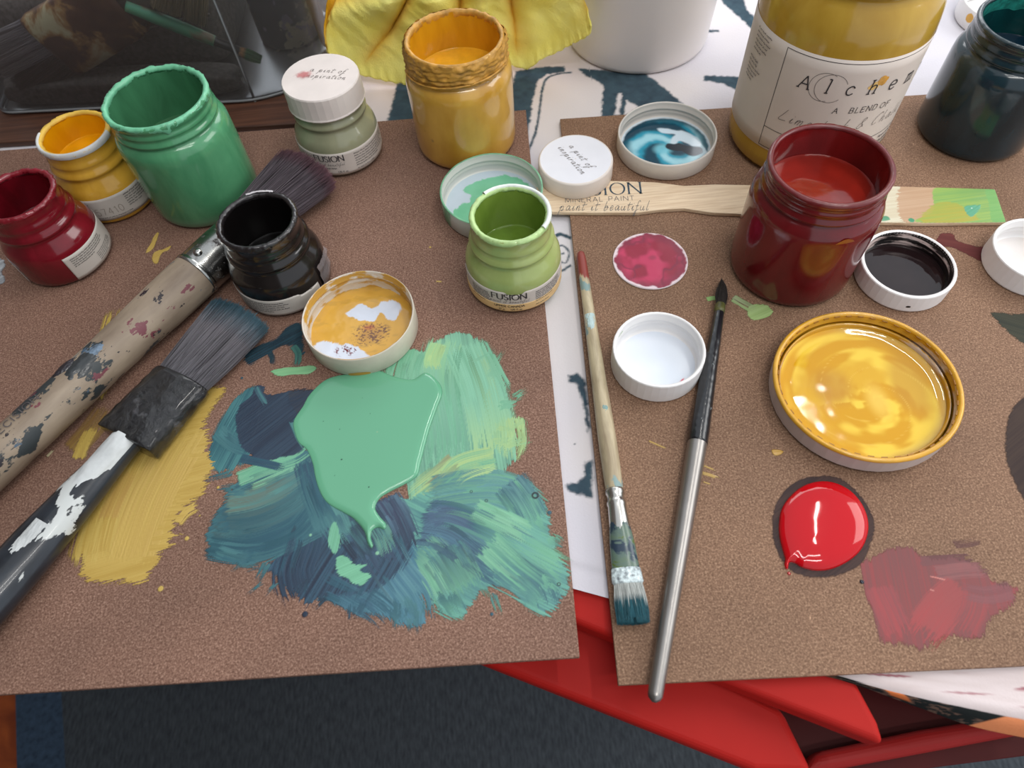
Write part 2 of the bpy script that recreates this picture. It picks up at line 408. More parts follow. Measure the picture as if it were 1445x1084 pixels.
def microtext(w, lines, lh, size, seed=1):
    """rows of illegible small print"""
    rs = np.random.RandomState(seed); parts = []
    for k in range(lines):
        x = 0; y = -k*lh; W_ = w*(1 if k < lines-1 else .6)
        while x < W_:
            wl = rs.uniform(1.2, 4.2)*size
            n = max(3, int(wl/size*2.6)); xs = np.linspace(x, x+wl, n)
            ys = y+size*(.25+.5*(np.arange(n) % 2))+rs.uniform(-.2, .2, n)*size
            parts.append(ribbon(np.stack([xs, ys], 1), size*.42)); x += wl+size*.55
    return join(parts)
def on_cyl(V, r, a0, z0):
    a = a0+V[:, 0]/r
    return np.stack([r*np.cos(a), r*np.sin(a), z0+V[:, 1]], 1)
def on_plane(V, o, rot, z):
    c, s_ = math.cos(rot), math.sin(rot)
    return np.stack([o[0]+V[:, 0]*c-V[:, 1]*s_, o[1]+V[:, 0]*s_+V[:, 1]*c, np.full(len(V), z)], 1)
INK = plain('printing_ink', (48, 46, 50), .6, var=.02)
INKB = plain('teal_ink', (38, 62, 78), .6, var=.02)
INKG = plain('faded_ink', (120, 112, 108), .6, var=.02)

# ------------------------------------------------------------------ jars
def paint_mat(name, c, c2=None, rough=.35, coat=.0, zmix=None, streak=True, bump=.15):
    """paint seen through the wall of the jar: slow vertical and cloudy variation"""
    t = NT(name); co = t.coord((1, 1, .35)); n = t.noise(co, 45, 4, .6, .6)
    c2 = c2 if c2 is not None else tuple(np.clip(np.array(c)*.8, 0, 255))
    base = t.ramp(n, [(.32, L4(c2)), (.66, L4(c))])
    if zmix:
        tc = t.n('ShaderNodeTexCoord'); sx = t.n('ShaderNodeSeparateXYZ'); t.l(tc.outputs['Object'], sx.inputs[0])
        mr = t.n('ShaderNodeMapRange'); mr.inputs[1].default_value = zmix[0]*.001; mr.inputs[2].default_value = zmix[1]*.001
        t.l(sx.outputs[2], mr.inputs[0]); base = t.mix(mr.outputs[0], L4(zmix[2]), base)
    t.base(base); t.set(min(rough, .16), 0, .25)
    if bump: t.bump(t.noise(t.coord(), 60, 2), bump*.5, .0006)
    return t.m
PINT = [(36, 0), (40, 1.2), (41.6, 4), (42, 8), (42, 60), (41.6, 66), (40, 70), (37.6, 72.4), (36.2, 73.6), (36.4, 75), (38.2, 76), (38.4, 77.4), (36.8, 78.8), (36.2, 80.5), (37, 82), (37.6, 83), (36.6, 84.5), (36.2, 86.2), (37.2, 87.6), (37.8, 89.5), (37.8, 91.2), (37, 92)]
TEST = [(28, 0), (31.5, 1), (33.4, 3.5), (33.9, 8), (33.9, 24), (33.2, 29), (31, 33.5), (28.2, 37), (27.2, 39.5), (27.5, 41), (29.2, 42.6), (29.4, 44.2), (27.6, 46), (26.4, 48), (27.0, 50.5), (27.4, 52), (26.3, 54), (26.0, 57.5), (26.6, 60), (27, 62.5), (26.4, 64)]
def inset(prof, d): return [(max(r-d, 1), z) for r, z in prof]
CLEAR = clear('clear_jar_plastic')
def crust(name, r_out, r_in, ztop, drop, mat, parent, seed=0, amp=1.0, seg=180, drips=(), holes=0.0):
    """uneven skin of paint over the lip of a jar"""
    prof = [(r_out+.25, ztop-drop), (r_out+.9, ztop-drop*.6), (r_out+.8, ztop-.5), (r_out*.5+r_in*.5+.8, ztop+.8), (r_in+.2, ztop+.5), (r_in-.7, ztop-1), (r_in-.5, ztop-drop*.9), (r_in+.1, ztop-drop)]
    def fn(r, z, a, j):
        q = (float(fbm(a*9, j*1.3, seed, 4))-.5)+.5*(float(fbm(a*34, j*2.3, seed+1, 3))-.5); q2 = float(vn(a*3.2, 1, seed+5))-.5
        if j in (0, 7): z += q2*drop*1.1+q*drop*.5
        if j == 1: z += q2*drop*.7
        for (da, dw, dl) in drips:
            dd = (a-da+PI) % (2*PI)-PI
            if j in (0, 1): z -= dl*math.exp(-(dd/dw)**2)
        return r+q*amp*2.0, z+(q*amp*1.3 if 1 < j < 6 else 0)
    V, F = lathe(prof, seg, fn); return mesh(name, V, F, mat, parent)
def jar(name, kind, x, y, label, coatm, insidem, level, liquidm, rimm=None, rim_seed=0, rim_amp=1.0, rim_drop=3.0, drips=(), tilt=(0, 0), shell=True, group=None, gap=1.0, floorz=1.0, wave=.4, top_open=True):
    prof = PINT if kind == 'pint' else TEST
    ztop = prof[-1][1]; rr = prof[-1][0]
    t = empty(name, (x, y, .25), 0, label, 'jar', group)
    V, F = lathe(prof+[(rr-.9, ztop+.3), (rr-2.2, ztop-.2)], 128, cap0=True); mesh('jar_body', V, F, coatm, t)
    ri = rr-2.4
    inner = [(ri, ztop-.6), (ri-.2, ztop-6), (ri-.2, level+10), (ri+.2, level+4), (ri, level-.5)]
    V, F = lathe(inner, 128, lambda r, z, a, j: (r-.5*float(fbm(a*5, z*.12, rim_seed+2)), z)); mesh('inner_wall', V, [f[::-1] for f in F], insidem, t)
    n = 26; Vs = [(0, 0, level)]; Fs = []; sg = 96
    for k in range(1, n+1):
        for i in range(sg):
            a = 2*PI*i/sg; r_ = (ri+.3)*k/n
            hgt = wave*(float(fbm(r_*math.cos(a)/9+5, r_*math.sin(a)/9+5, rim_seed))-.5)+max(0, (k-n*.93))*.25
            Vs.append((r_*math.cos(a), r_*math.sin(a), level+hgt))
    for i in range(sg): Fs.append((0, 1+i, 1+(i+1) % sg))
    for k in range(n-1):
        for i in range(sg):
            a = 1+k*sg+i; b = 1+k*sg+(i+1) % sg; Fs.append((a, a+sg, b+sg, b))
    mesh('paint_surface', Vs, Fs, liquidm, t)
    if rimm: crust('paint_crust', rr, rr-2.4, ztop, rim_drop, rimm, t, rim_seed, rim_amp, drips=drips)
    return t
def label_patch(parent, r, a0, a1, z0, z1, mat, name='paper_label', notch=None, seg=60):
    nz = 8; V = []; F = []
    for j in range(nz+1):
        for i in range(seg+1):
            a = a0+(a1-a0)*i/seg; z = z0+(z1-z0)*j/nz
            if j == nz and notch: z -= notch(a)
            V.append((r*math.cos(a), r*math.sin(a), z))
    for j in range(nz):
        for i in range(seg): k = j*(seg+1)+i; F.append((k, k+1, k+seg+2, k+seg+1))
    o = mesh(name, V, F, mat, parent); m = o.modifiers.new('thick', 'SOLIDIFY'); m.thickness = .00018; m.offset = 1; return o
def put_text(parent, V, F, r, a0, z0, mat=INK, name='lettering'):
    return mesh(name, on_cyl(V, r+.28, a0, z0), F, mat, parent, False)
PAPER = plain('label_paper', (205, 196, 188), .55, var=.03, scale=30)
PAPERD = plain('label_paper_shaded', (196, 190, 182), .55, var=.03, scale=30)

def disc_paint(fn, r, zfn, n=60, sg=160):
    """round sheet with colours from fn(x,y)"""
    V = [(0, 0)]; F = []
    for k in range(1, n+1):
        for i in range(sg):
            a = 2*PI*i/sg; V.append((r*k/n*math.cos(a), r*k/n*math.sin(a)))
    V = np.array(V)
    for i in range(sg): F.append((0, 1+i, 1+(i+1) % sg))
    for k in range(n-1):
        for i in range(sg):
            a = 1+k*sg+i; b = 1+k*sg+(i+1) % sg; F.append((a, a+sg, b+sg, b))
    z = zfn(V[:, 0], V[:, 1]); c = fn(V[:, 0], V[:, 1])
    c = np.concatenate([c, np.ones((len(c), 1))], 1)
    return np.column_stack([V, z]), F, c
def mixc(a, b, f):
    f = np.asarray(f)[..., None]; a = np.asarray(a) if np.ndim(a) > 1 else lin(a); b = np.asarray(b) if np.ndim(b) > 1 else lin(b)
    return a*(1-f)+b*f
def lid(name, x, y, r, h, label, wallm, group=None, seg=96, flat=False, wall=1.8, ring=True, tilt=None, rz=0, cat='lid', lift=.25, innerm=None):
    t = empty(name, (x, y, lift), rz, label, cat, group)
    if tilt: t.rotation_euler = (tilt[0], tilt[1], rz); t.location.z += tilt[2]*.001
    out = [(r*.955, 0), (r*.985, .5), (r, 1.6), (r, h-.8), (r-.4, h-.1), (r-wall*.5, h)]
    V, F = lathe(out, seg, cap0=True)
    o = mesh('skirt', V, F, wallm, t, not flat)
    inn = [(r-wall*.5, h), (r-wall+.1, h-.2), (r-wall, h-.9), (r-wall, h-4), (r-wall-.9, h-4.8), (r-wall-.9, h-5.8), (r-wall, h-6.6), (r-wall, h-8.4), (r-wall-.7, h-9.2), (r-wall-.2, h-10.2), (r-wall-.2, 3.2), (r-wall-.8, 2.2), (r-wall-2.2, 1.8)]
    inn = [(a, max(b, 1.8)) for a, b in inn]
    V, F = lathe(inn, 96); mesh('inner_rim', V, F, innerm or wallm, t)
    return t
WHITE = plain('white_plastic', (236, 234, 233), .38, var=.015, scale=40)
WHITEW = plain('warm_white_plastic', (222, 212, 206), .42, var=.03, scale=40)

# ================================================================== SETTING
# floor far below: orange-brown boards with a dark rug on it
FZ = -720
t = NT('orange_brown_floor'); co = t.coord(); t.base(t.ramp(t.noise(co, 14, 5, .6, 1.5), [(.3, L4((120, 48, 18))), (.7, L4((178, 88, 36)))])); t.set(.5)
V, F = box(-2600, 2600, -2200, 3000, FZ-30, FZ); o = mesh('floor', V, F, t.m, None, False); tag(o, kind='structure')
t = NT('dark_rug'); co = t.coord((1, .25, 1)); n = t.noise(co, 260, 4, .6); n2 = t.noise(t.coord(), 9, 3)
c1 = t.ramp(n, [(.3, L4((54, 59, 64))), (.66, L4((74, 80, 85))), (.8, L4((96, 100, 102)))]); t.base(t.mix(n2, c1, L4((44, 52, 60)), 'MULTIPLY') if False else c1); t.set(.95, spec=.1); t.bump(n, .5, .002)
rq0 = at(22, 985, FZ+8); rx = rq0[0]; rang = math.atan2(*(at(24, 1084, FZ+8)-rq0)[:2][::-1])
rug = empty('rug', (rx, rq0[1], FZ), 0, 'dark slate rug under the table with a lighter blue woven edge', 'rug')
sk = (at(24, 1084, FZ+8)-rq0)[0]/(at(24, 1084, FZ+8)-rq0)[1]
def rugq(a, b, y0, y1): return [(a+sk*y0, y0), (b+sk*y0, y0), (b+sk*y1, y1), (a+sk*y1, y1)]
V, F = prism(rugq(70, 1900, -1500, 2200), .5, 8); mesh('woven_field', V, F, t.m, rug, False)
V, F = prism(rugq(0, 70, -1500, 2200), .5, 8.4); mesh('woven_edge', V, F, plain('rug_edge', (58, 74, 92), .95, var=.15, scale=120, bump=.4, bscale=400, spec=.1), rug, False)

# ---- the red table: top, two front planks, a dark well and a rail
RED = plain('red_table_paint', (168, 26, 20), .6, var=.06, scale=9, bump=.06, bscale=60)
REDL = plain('red_rail_paint', (140, 26, 24), .55, var=.06, scale=9)
REDD = plain('dark_red_inside', (70, 14, 14), .6, var=.1, scale=12)
table = empty('red_table', (0, 300, FZ+8), 0, 'red painted wooden table with a stepped plank front under the two brown boards', 'table')
def tpart(name, poly, z0, z1, mat, bev=5):
    P = [(p[0], p[1]-300) for p in poly]
    V, F = prism(P, z0-FZ-8, z1-FZ-8); o = mesh(name, V, F, mat, table, False); bevel(o, bev, 5); return o
def pz(pts, z): return [tuple(at(a, b, z)[:2]) for a, b in pts]
e0, e1 = at(810, 878, -8)[:2], at(1250, 1052, -8)[:2]; ed = (e1-e0)/np.linalg.norm(e1-e0)
TL = e0-ed*700
tpart('tabletop', [tuple(TL), tuple(e1), tuple(at(1240, 1020, -8)[:2]), tuple(at(1205, 955, -8)[:2]), tuple(at(1200, 930, -8)[:2]), tuple(at(1700, 930, -8)[:2]), (700, 1100), (-900, 1100)], -26, -7.5, RED, 4)
a0_, a1_ = at(690, 939, -30)[:2], at(1066, 1088, -30)[:2]; ad = (a1_-a0_)/np.linalg.norm(a1_-a0_)
nrm = np.array([-ad[1], ad[0]])
tpart('front_plank', [tuple(a0_-ad*420), tuple(a1_+ad*.1), tuple(at(1150, 1092, -30)[:2]), tuple(at(1105, 1000, -30)[:2]), tuple(at(1020, 955, -30)[:2]), tuple(a0_-ad*420+nrm*90)], -46, -30, RED, 5)
tpart('well_floor', pz([(1000, 900), (1000, 1000), (1110, 1110), (1500, 1060), (1600, 900)], -75), -85, -75, REDD, 1)
tpart('front_rail', pz([(1130, 1096), (1300, 1064), (1460, 1034), (1460, 1004), (1300, 1030), (1150, 1062)], -58), -74, -58, REDL, 6)
for lx, ly in ((-560, 980), (560, 980), (-420, 420), (330, 190)):
    V, F = prism([(lx-22, ly-322), (lx+22, ly-322), (lx+22, ly-278), (lx-22, ly-278)], .8, -26-FZ-8); bevel(mesh('leg', V, F, RED, table, False), 4)

# ---- printed cloth under the boards
ZC = -3.9
c0, c1 = at(810, 831, ZC)[:2], at(857.6, 844, ZC)[:2]; csl = (c1[1]-c0[1])/(c1[0]-c0[0])
def yfront(x): return np.maximum(c0[1]+csl*(np.asarray(x)-c0[0]), np.where(np.asarray(x) > 100, 80, 30))
xs = np.concatenate([np.arange(-560, -110, 14), np.arange(-110, 430, 1.15), np.arange(430, 640, 14)])
ts = np.concatenate([np.arange(0, 680, 1.15), np.arange(680, 960, 14)])
XX, TT = np.meshgrid(xs, ts); YY = yfront(XX)+TT
ink = np.zeros(XX.shape)
fz = (fbm(XX/3, YY/3, 3, 3)-.5)*3.2
def inkpoly(pts, val=1, soft=1.2):
    global ink
    P = ats(pts, ZC)[:, :2]; m = (XX > P[:, 0].min()-4) & (XX < P[:, 0].max()+4) & (YY > P[:, 1].min()-4) & (YY < P[:, 1].max()+4)
    if m.any():
        a = sm(-soft, soft, sdf(P, XX[m], YY[m])+fz[m]); ink[m] = np.maximum(ink[m], a) if val else ink[m]*(1-a)
def inkline(pts, w):
    P = catmull(ats(pts, ZC)[:, :2], 8); q = []
    T = np.gradient(P, axis=0); T /= np.linalg.norm(T, axis=1)[:, None]; N = np.stack([-T[:, 1], T[:, 0]], 1)*w/2
    poly = np.concatenate([P+N, (P-N)[::-1]])
    global ink
    m = (XX > poly[:, 0].min()-4) & (XX < poly[:, 0].max()+4) & (YY > poly[:, 1].min()-4) & (YY < poly[:, 1].max()+4)
    ink[m] = np.maximum(ink[m], sm(-.8, .8, sdf(poly, XX[m], YY[m])+fz[m]*.4))
def Z7(*p): return [(740+x/4.014, y/4.014) for x, y in p]
inkpoly(Z7((305, 385), (420, 395), (560, 405), (680, 412), (760, 470), (900, 590), (850, 680), (600, 690), (435, 670), (440, 560), (450, 490), (400, 450), (340, 425)))
inkpoly(Z7((532, 525), (552, 528), (538, 650), (512, 650)), 0)
inkpoly(Z7((578, 570), (650, 605), (560, 660)), 0)
inkpoly([(728, 100), (760, 94), (796, 93), (797, 101), (772, 104), (760, 112), (752, 140), (747, 175), (742, 205), (736, 215), (720, 170), (722, 120)])
inkline(Z7((268, 408), (200, 415), (130, 440), (102, 500), (88, 600), (65, 740), (15, 870)), 2.2)
inkpoly(Z7((1018, 428), (1200, 434), (1300, 440), (1300, 540), (1200, 515), (1130, 475), (1018, 455)))
inkpoly(Z7((1080, -60), (1230, -60), (1260, 50), (1330, 130), (1300, 175), (1230, 112), (1130, 22)))
inkpoly(Z7((1000, 163), (1100, 167), (1100, 180), (1000, 184)))
inkpoly([(560, 118), (600, 110), (640, 160), (600, 175), (545, 172), (554, 147)])
inkline([(776, 338), (790, 330), (806, 336)], 3.2)
inkline([(780, 352), (793, 346), (803, 356), (799, 370), (790, 368), (788, 360), (796, 357)], 1.4)
inkline([(778, 384), (792, 382), (806, 374)], 2.2)
inkpoly([(801, 529), (814, 526), (826, 536), (833, 600), (829, 610), (822, 566), (812, 541), (803, 537)])
inkpoly([(826, 652), (836, 650), (836, 703), (816, 698), (800, 693), (800, 683), (815, 682), (823, 672)])
inkpoly([(810, 625), (812.5, 625), (812.5, 628), (810, 628)], 1, .5)
wr = fbm(XX/60, YY/60, 12, 3)
hem = np.exp(-((TT-14)/2.2)**2)*1.1
ZZ = ZC-.2+(wr-.5)*1.2*sm(0, 40, TT)+hem*.0
ZZ = np.where((XX > 440) | (YY > 560), ZZ, np.minimum(ZZ, -3.6))
base = mixc((206, 203, 210), (216, 210, 210), sm(.3, .7, fbm(XX/90, YY/90, 4, 2)))
base = base*(1-.10*np.exp(-((TT-15)/2.5)**2))[..., None]
pk = np.exp(-(((XX+20)/110)**2+((YY-600)/60)**2)); base = mixc(base, (226, 190, 172), pk*.65)  # pinkish bounce light near the yellow cloth, tinted into the cloth colour
inkc = mixc((34, 54, 68), (58, 84, 96), fbm(XX/5, YY/5, 8, 3))
col = np.concatenate([mixc(base, inkc, ink*.97), np.ones(XX.shape+(1,))], -1)
ny, nx = XX.shape; ii = np.arange(ny*nx).reshape(ny, nx)
F = np.stack([ii[:-1, :-1], ii[:-1, 1:], ii[1:, 1:], ii[1:, :-1]], -1).reshape(-1, 4)
CLOTHM = vcol('terry_cloth', .95, 0, False, .6, 700, .1)
cloth = mesh('table_cloth', np.stack([XX, YY, ZZ], -1).reshape(-1, 3), F, CLOTHM, None, True, col.reshape(-1, 4))
tag(cloth, 'white fleecy cloth printed with dark teal brush shapes, lying under the two boards', 'cloth')
# its printed border that hangs over at the lower right
us = np.linspace(0, 1, 220); vs = np.linspace(0, 1, 90)
back_ = [(1130, 900), (1300, 900), (1520, 890)]; ridge = [(1075, 931), (1186, 957), (1290, 983), (1445, 1015), (1560, 1036)]; low = [(1075, 934), (1186, 960), (1300, 1000), (1390, 1030), (1560, 1062)]
Bk = catmull(ats(back_, -5), 60); Rg = catmull(ats(ridge, -5.5), 60); Lw = catmull([at(p_[0], p_[1], z_) for p_, z_ in zip(low, (-6.8, -7, -13, -14, -14))], 60)
def rs(P): return np.stack([np.interp(us, np.linspace(0, 1, len(P)), P[:, i]) for i in range(3)], -1)
Bk, Rg, Lw = rs(Bk), rs(Rg), rs(Lw)
G = np.zeros((90, 220, 3))
for j, v in enumerate(vs):
    if v < .6: G[j] = Bk*(1-v/.6)+Rg*(v/.6)
    else:
        q = (v-.6)/.4; G[j] = Rg*(1-q)+Lw*q; G[j, :, 2] += 2.0*math.sin(q*PI)
Ug, Vg = np.meshgrid(us, vs)
st = vn(Vg*26, Ug*4, 4); white = mixc((226, 214, 214), (205, 190, 188), fbm(Ug*9, Vg*20, 2))
cc = mixc(white, (150, 70, 84), sm(.68, .8, vn(Vg*24+Ug*9, Ug*5, 9))*sm(.1, .3, Vg)*sm(.58, .45, Vg)*.8)
cc = mixc(cc, (150, 140, 140), sm(.5, .62, Vg)*.6)
bd_ = sm(.60, .635, Vg+.02*(fbm(Ug*60, Vg*8, 5)-.5))
ora = (196, 110, 62); blk = (30, 34, 34)
bc = mixc(blk, (96, 76, 66), sm(.5, .62, fbm(Ug*40, Vg*18, 7)))
bc = mixc(bc, blk, sm(.58, .6, Ug)*sm(.82, .80, Vg-.02) * 1.0)
bc = mixc(bc, ora, sm(.395, .41, Ug)*sm(.475, .46, Ug)*sm(.95, .85, Vg))
bc = mixc(bc, (205, 128, 86), sm(.70, .71, Ug+.03*(Vg-.8)))
bc = mixc(bc, (140, 96, 70), sm(.25, .15, Ug))
cc = mixc(cc, bc, bd_)
ii = np.arange(90*220).reshape(90, 220); F = np.stack([ii[:-1, :-1], ii[:-1, 1:], ii[1:, 1:], ii[1:, :-1]], -1).reshape(-1, 4)[:, ::-1]
o = mesh('printed_border', G.reshape(-1, 3), F, CLOTHM, cloth, True, np.concatenate([cc, np.ones(cc.shape[:2]+(1,))], -1).reshape(-1, 4))
m = o.modifiers.new('thick', 'SOLIDIFY'); m.thickness = .001; m.offset = -1
tag(o, 'black and orange printed edge of the cloth')

# ---- hardboard sheets
def board_mat(name, dark, mid, light):
    t = NT(name); co = t.coord(); n1 = t.noise(co, 900, 3, .7); n2 = t.noise(co, 12, 3); n3 = t.noise(t.coord((1, .4, 1), rot=(0, 0, .7)), 420, 2, .6, 3.0)
    a = t.ramp(n1, [(.32, L4(dark)), (.52, L4(mid)), (.7, L4(light))])
    spk = t.ramp(n3, [(.70, BW[0]), (.78, BW[1])])
    a2 = t.mix(spk, a, L4(np.clip(np.array(light)*1.16, 0, 255)))
    sh = t.ramp(n2, [(.3, (.82, .82, .82, 1)), (.7, (1.06, 1.05, 1.04, 1))])
    t.base(t.mix(1.0, a2, sh, 'MULTIPLY')); t.set(.72, spec=.25); t.bump(n1, .25, .0003); return t.m
B1 = board_mat('hardboard_left', (96, 69, 57), (134, 102, 87), (174, 142, 124))
B2 = board_mat('hardboard_right', (100, 74, 57), (136, 105, 84), (175, 143, 117))
p1 = [(22, 67), (35.4, 524.6), (35.4-610, 542.6), (22-610, 85)]
V, F = prism([(x-22, y-67) for x, y in p1], 0, 3.2); o = mesh('hardboard_sheet', V, F, B1, None, False, loc=(22, 67, -3.2)); bevel(o, .5, 2)
tag(o, 'left brown hardboard sheet carrying the large teal and mint paint smears', 'board')
p2 = [(40.1, 51.6), (63.8, 508.0), (63.8+458, 508-20.5), (40.1+458, 51.6-20.5)]
V, F = prism([(x-40.1, y-51.6) for x, y in p2], 0, 3.2); o = mesh('hardboard_sheet', V, F, B2, None, False, loc=(40.1, 51.6, -3.2)); bevel(o, .5, 2)
tag(o, 'right brown hardboard sheet carrying the red paint puddle and the big gold lid', 'board')
# wooden board under the storage bin
t = NT('dark_stained_wood'); co = t.coord((.3, 6, 6)); t.base(t.ramp(t.noise(co, 30, 5, .6, .4), [(.35, L4((62, 38, 28))), (.65, L4((98, 64, 48)))])); t.set(.45); t.bump(t.noise(co, 40, 3), .2, .001)
V, F = join([prism([(-620, 556), (-128, 531.5), (-128, 640), (-620, 640)], 0, 5.2), box(-620, -128, 641, 730, 0, 5.2), box(-620, -128, 731, 900, 0, 5.2)])
V = V-np.array([-300, 560, 0]); o = mesh('wooden_tray', V, F, t.m, None, False, loc=(-300, 560, -3.4)); bevel(o, .8, 2)
tag(o, 'reddish-brown slatted wooden tray under the clear storage bin', 'tray')

# ================================================================== PAINT ON THE BOARDS
WET = vcol('wet_paint', .12, .1, True); SATIN = vcol('satin_paint', .42, .1, True, .12, 700); MATTE = vcol('soaked_stain', .75, 0, True, spec=.2)
def Q(*p): return [(260+x/2.58, 460+y/2.58) for x, y in p]
NAVY = (36, 50, 70); NAVY2 = (48, 74, 96); TEAL = (46, 92, 108); TEAL2 = (78, 130, 134); MINT = (116, 184, 148); PALE = (138, 196, 162); LIME = (176, 208, 140); SAGE = (104, 156, 134)
f = Film((276, 455, 825, 915), .42); f.log = []
f.region(Q((770, 190), (830, 90), (880, 110), (905, 130), (900, 80), (960, 35), (1030, 30), (1105, 90), (1160, 200), (1190, 320), (1215, 430), (1200, 490), (1140, 545), (1020, 600), (900, 640), (820, 640), (800, 400)), SAGE, (138, 200, 166), 1, 95, 5, .8)
f.stroke(Q((830, 80), (800, 160), (790, 220)), 60, MINT, PALE, 2, .35, h=.1)
f.stroke(Q((960, 40), (930, 180), (960, 420), (930, 560)), 62, [(158, 212, 160), MINT, MINT], [PALE, (130, 190, 160), SAGE], 3, .1)
f.stroke(Q((1020, 60), (1080, 220), (1120, 400), (1130, 500)), 70, [(150, 212, 178), (140, 205, 172), LIME], [MINT, PALE, (160, 205, 150)], 4, .1)
f.stroke(Q((930, 60), (905, 120), (910, 170)), 24, LIME, (160, 210, 150), 5, .2)
f.stroke(Q((1110, 100), (1150, 180), (1190, 250)), 14, MINT, PALE, 6, .3)
f.stroke(Q((1180, 330), (1190, 420), (1150, 520)), 44, LIME, (150, 200, 150), 7, .42, rag=(.1, .5))
f.stroke(Q((1010, 500), (930, 560), (830, 640)), 46, [(178, 196, 128), LIME], [(150, 150, 110), MINT], 8, .25)
f.stroke(Q((1140, 480), (1000, 520), (940, 620)), 40, MINT, LIME, 81, .3)
# teal-mint fan on the lower right
f.region(Q((760, 650), (850, 620), (1000, 545), (1180, 545), (1265, 585), (1320, 680), (1335, 790), (1400, 905), (1375, 1000), (1305, 1050), (1230, 1010), (1170, 965), (1100, 955), (1050, 1010), (1010, 1060), (940, 1040), (880, 965), (830, 870), (780, 780)), TEAL2, (112, 178, 158), 11, -32, 7, .7)
f.stroke(Q((880, 620), (1040, 590), (1180, 600), (1310, 690)), 56, [SAGE, MINT], [TEAL2, (104, 160, 160)], 12, .15)
f.stroke(Q((1180, 560), (1240, 640), (1290, 740)), 50, [(96, 140, 150), MINT], [TEAL, TEAL2], 13, .2)
f.stroke(Q((860, 690), (980, 700), (1120, 760), (1300, 850), (1400, 905)), 52, [NAVY2, TEAL, MINT, MINT], [(72, 104, 128), TEAL2, (100, 160, 160), PALE], 14, .12)
f.stroke(Q((840, 740), (960, 760), (1100, 860), (1200, 930)), 60, [NAVY2, NAVY2, TEAL], [(78, 110, 132), (84, 128, 148), TEAL2], 15, .1)
f.stroke(Q((1090, 780), (1200, 880), (1300, 960), (1330, 1040)), 58, [MINT, TEAL2, TEAL], [PALE, MINT, TEAL2], 16, .2, rag=(.1, .3))
f.stroke(Q((840, 800), (900, 860), (960, 960), (1010, 1055)), 66, [TEAL2, MINT, TEAL], [SAGE, PALE, TEAL2], 17, .15, rag=(.1, .35))
f.stroke(Q((950, 800), (1000, 880), (1050, 970)), 60, [NAVY2, MINT], [TEAL2, SAGE], 18, .25)
f.stroke(Q((1050, 660), (1180, 720), (1280, 780)), 36, PALE, MINT, 19, .35)
f.stroke(Q((880, 700), (960, 690), (1060, 730)), 22, (70, 92, 120), (84, 120, 140), 20, .1)
f.hairlines(3, 7)
# bottom teal sweep
f.region(Q((430, 900), (520, 880), (700, 820), (830, 780), (850, 900), (870, 1000), (868, 1080), (800, 1085), (700, 1050), (620, 1045), (540, 1000), (470, 985), (440, 960)), (62, 112, 132), (84, 136, 152), 21, -60, 7, .6)
f.stroke(Q((700, 780), (760, 900), (830, 1000), (850, 1100)), 66, [NAVY2, (70, 118, 140), (64, 118, 134)], [TEAL, (100, 150, 160), TEAL2], 22, .12, rag=(.05, .3))
f.stroke(Q((480, 900), (600, 960), (700, 1020), (760, 1075)), 50, [(56, 96, 120), TEAL], [TEAL, (92, 142, 156)], 23, .15, rag=(.05, .35))
# dark middle
f.region(Q((290, 880), (340, 840), (420, 760), (480, 690), (560, 650), (640, 700), (700, 640), (790, 670), (830, 770), (800, 870), (700, 960), (600, 980), (500, 990), (440, 1005), (385, 960), (330, 905)), NAVY, (60, 96, 118), 24, 60, 6, .6)
f.stroke(Q((450, 700), (430, 800), (400, 900), (430, 1000)), 60, [TEAL, NAVY, NAVY], [NAVY2, NAVY2, NAVY2], 25, .05)
f.stroke(Q((560, 640), (640, 700), (700, 800), (760, 900)), 64, [NAVY, NAVY, (60, 80, 104)], [NAVY2, (70, 96, 120), (60, 90, 112)], 26, .05)
f.stroke(Q((590, 720), (640, 790), (690, 850)), 40, [TEAL2, NAVY2], [NAVY, NAVY], 27, .2)
f.stroke(Q((730, 620), (780, 700), (830, 820)), 36, [(64, 74, 100), NAVY], [(88, 120, 140), NAVY2], 28, .1)
f.stroke(Q((690, 720), (720, 760), (745, 840)), 26, SAGE, TEAL2, 29, .35)
# left fan
f.region(Q((200, 555), (300, 490), (460, 455), (500, 620), (520, 740), (440, 800), (330, 850), (230, 862), (120, 815), (80, 760), (140, 650)), (52, 92, 106), (72, 124, 130), 31, 25, 5, .6)
f.stroke(Q((84, 780), (240, 800), (400, 740), (490, 620)), 52, [(40, 84, 96), (46, 90, 106), TEAL], [(62, 110, 120), TEAL, TEAL2], 32, .0, rag=(.05, .15))
f.stroke(Q((110, 820), (230, 850), (340, 820)), 22, TEAL2, TEAL, 33, .45, rag=(.15, .4))
f.stroke(Q((100, 720), (250, 710), (400, 640), (480, 540)), 44, [(72, 104, 106), (62, 108, 118)], [(48, 88, 100), TEAL2], 34, .05)
f.stroke(Q((140, 650), (280, 620), (420, 540), (480, 470)), 34, [(110, 118, 104), (88, 140, 138)], [(96, 150, 142), (60, 108, 118)], 35, .1)
f.stroke(Q((190, 560), (290, 520), (400, 490), (460, 450)), 24, [PALE, MINT], [MINT, TEAL2], 36, .1, rag=(.02, .3))
f.stroke(Q((240, 590), (340, 545), (450, 500)), 12, MINT, PALE, 37, .4)
f.stroke(Q((440, 480), (470, 600), (520, 720), (560, 800)), 36, [TEAL, TEAL2, TEAL], [NAVY2, TEAL, (94, 150, 150)], 38, .1)
f.stroke(Q((520, 620), (560, 700), (600, 800)), 30, [NAVY2, TEAL2], [TEAL, (100, 158, 150)], 39, .15)
f.hairlines(5, 7)
rsf = np.random.RandomState(8)
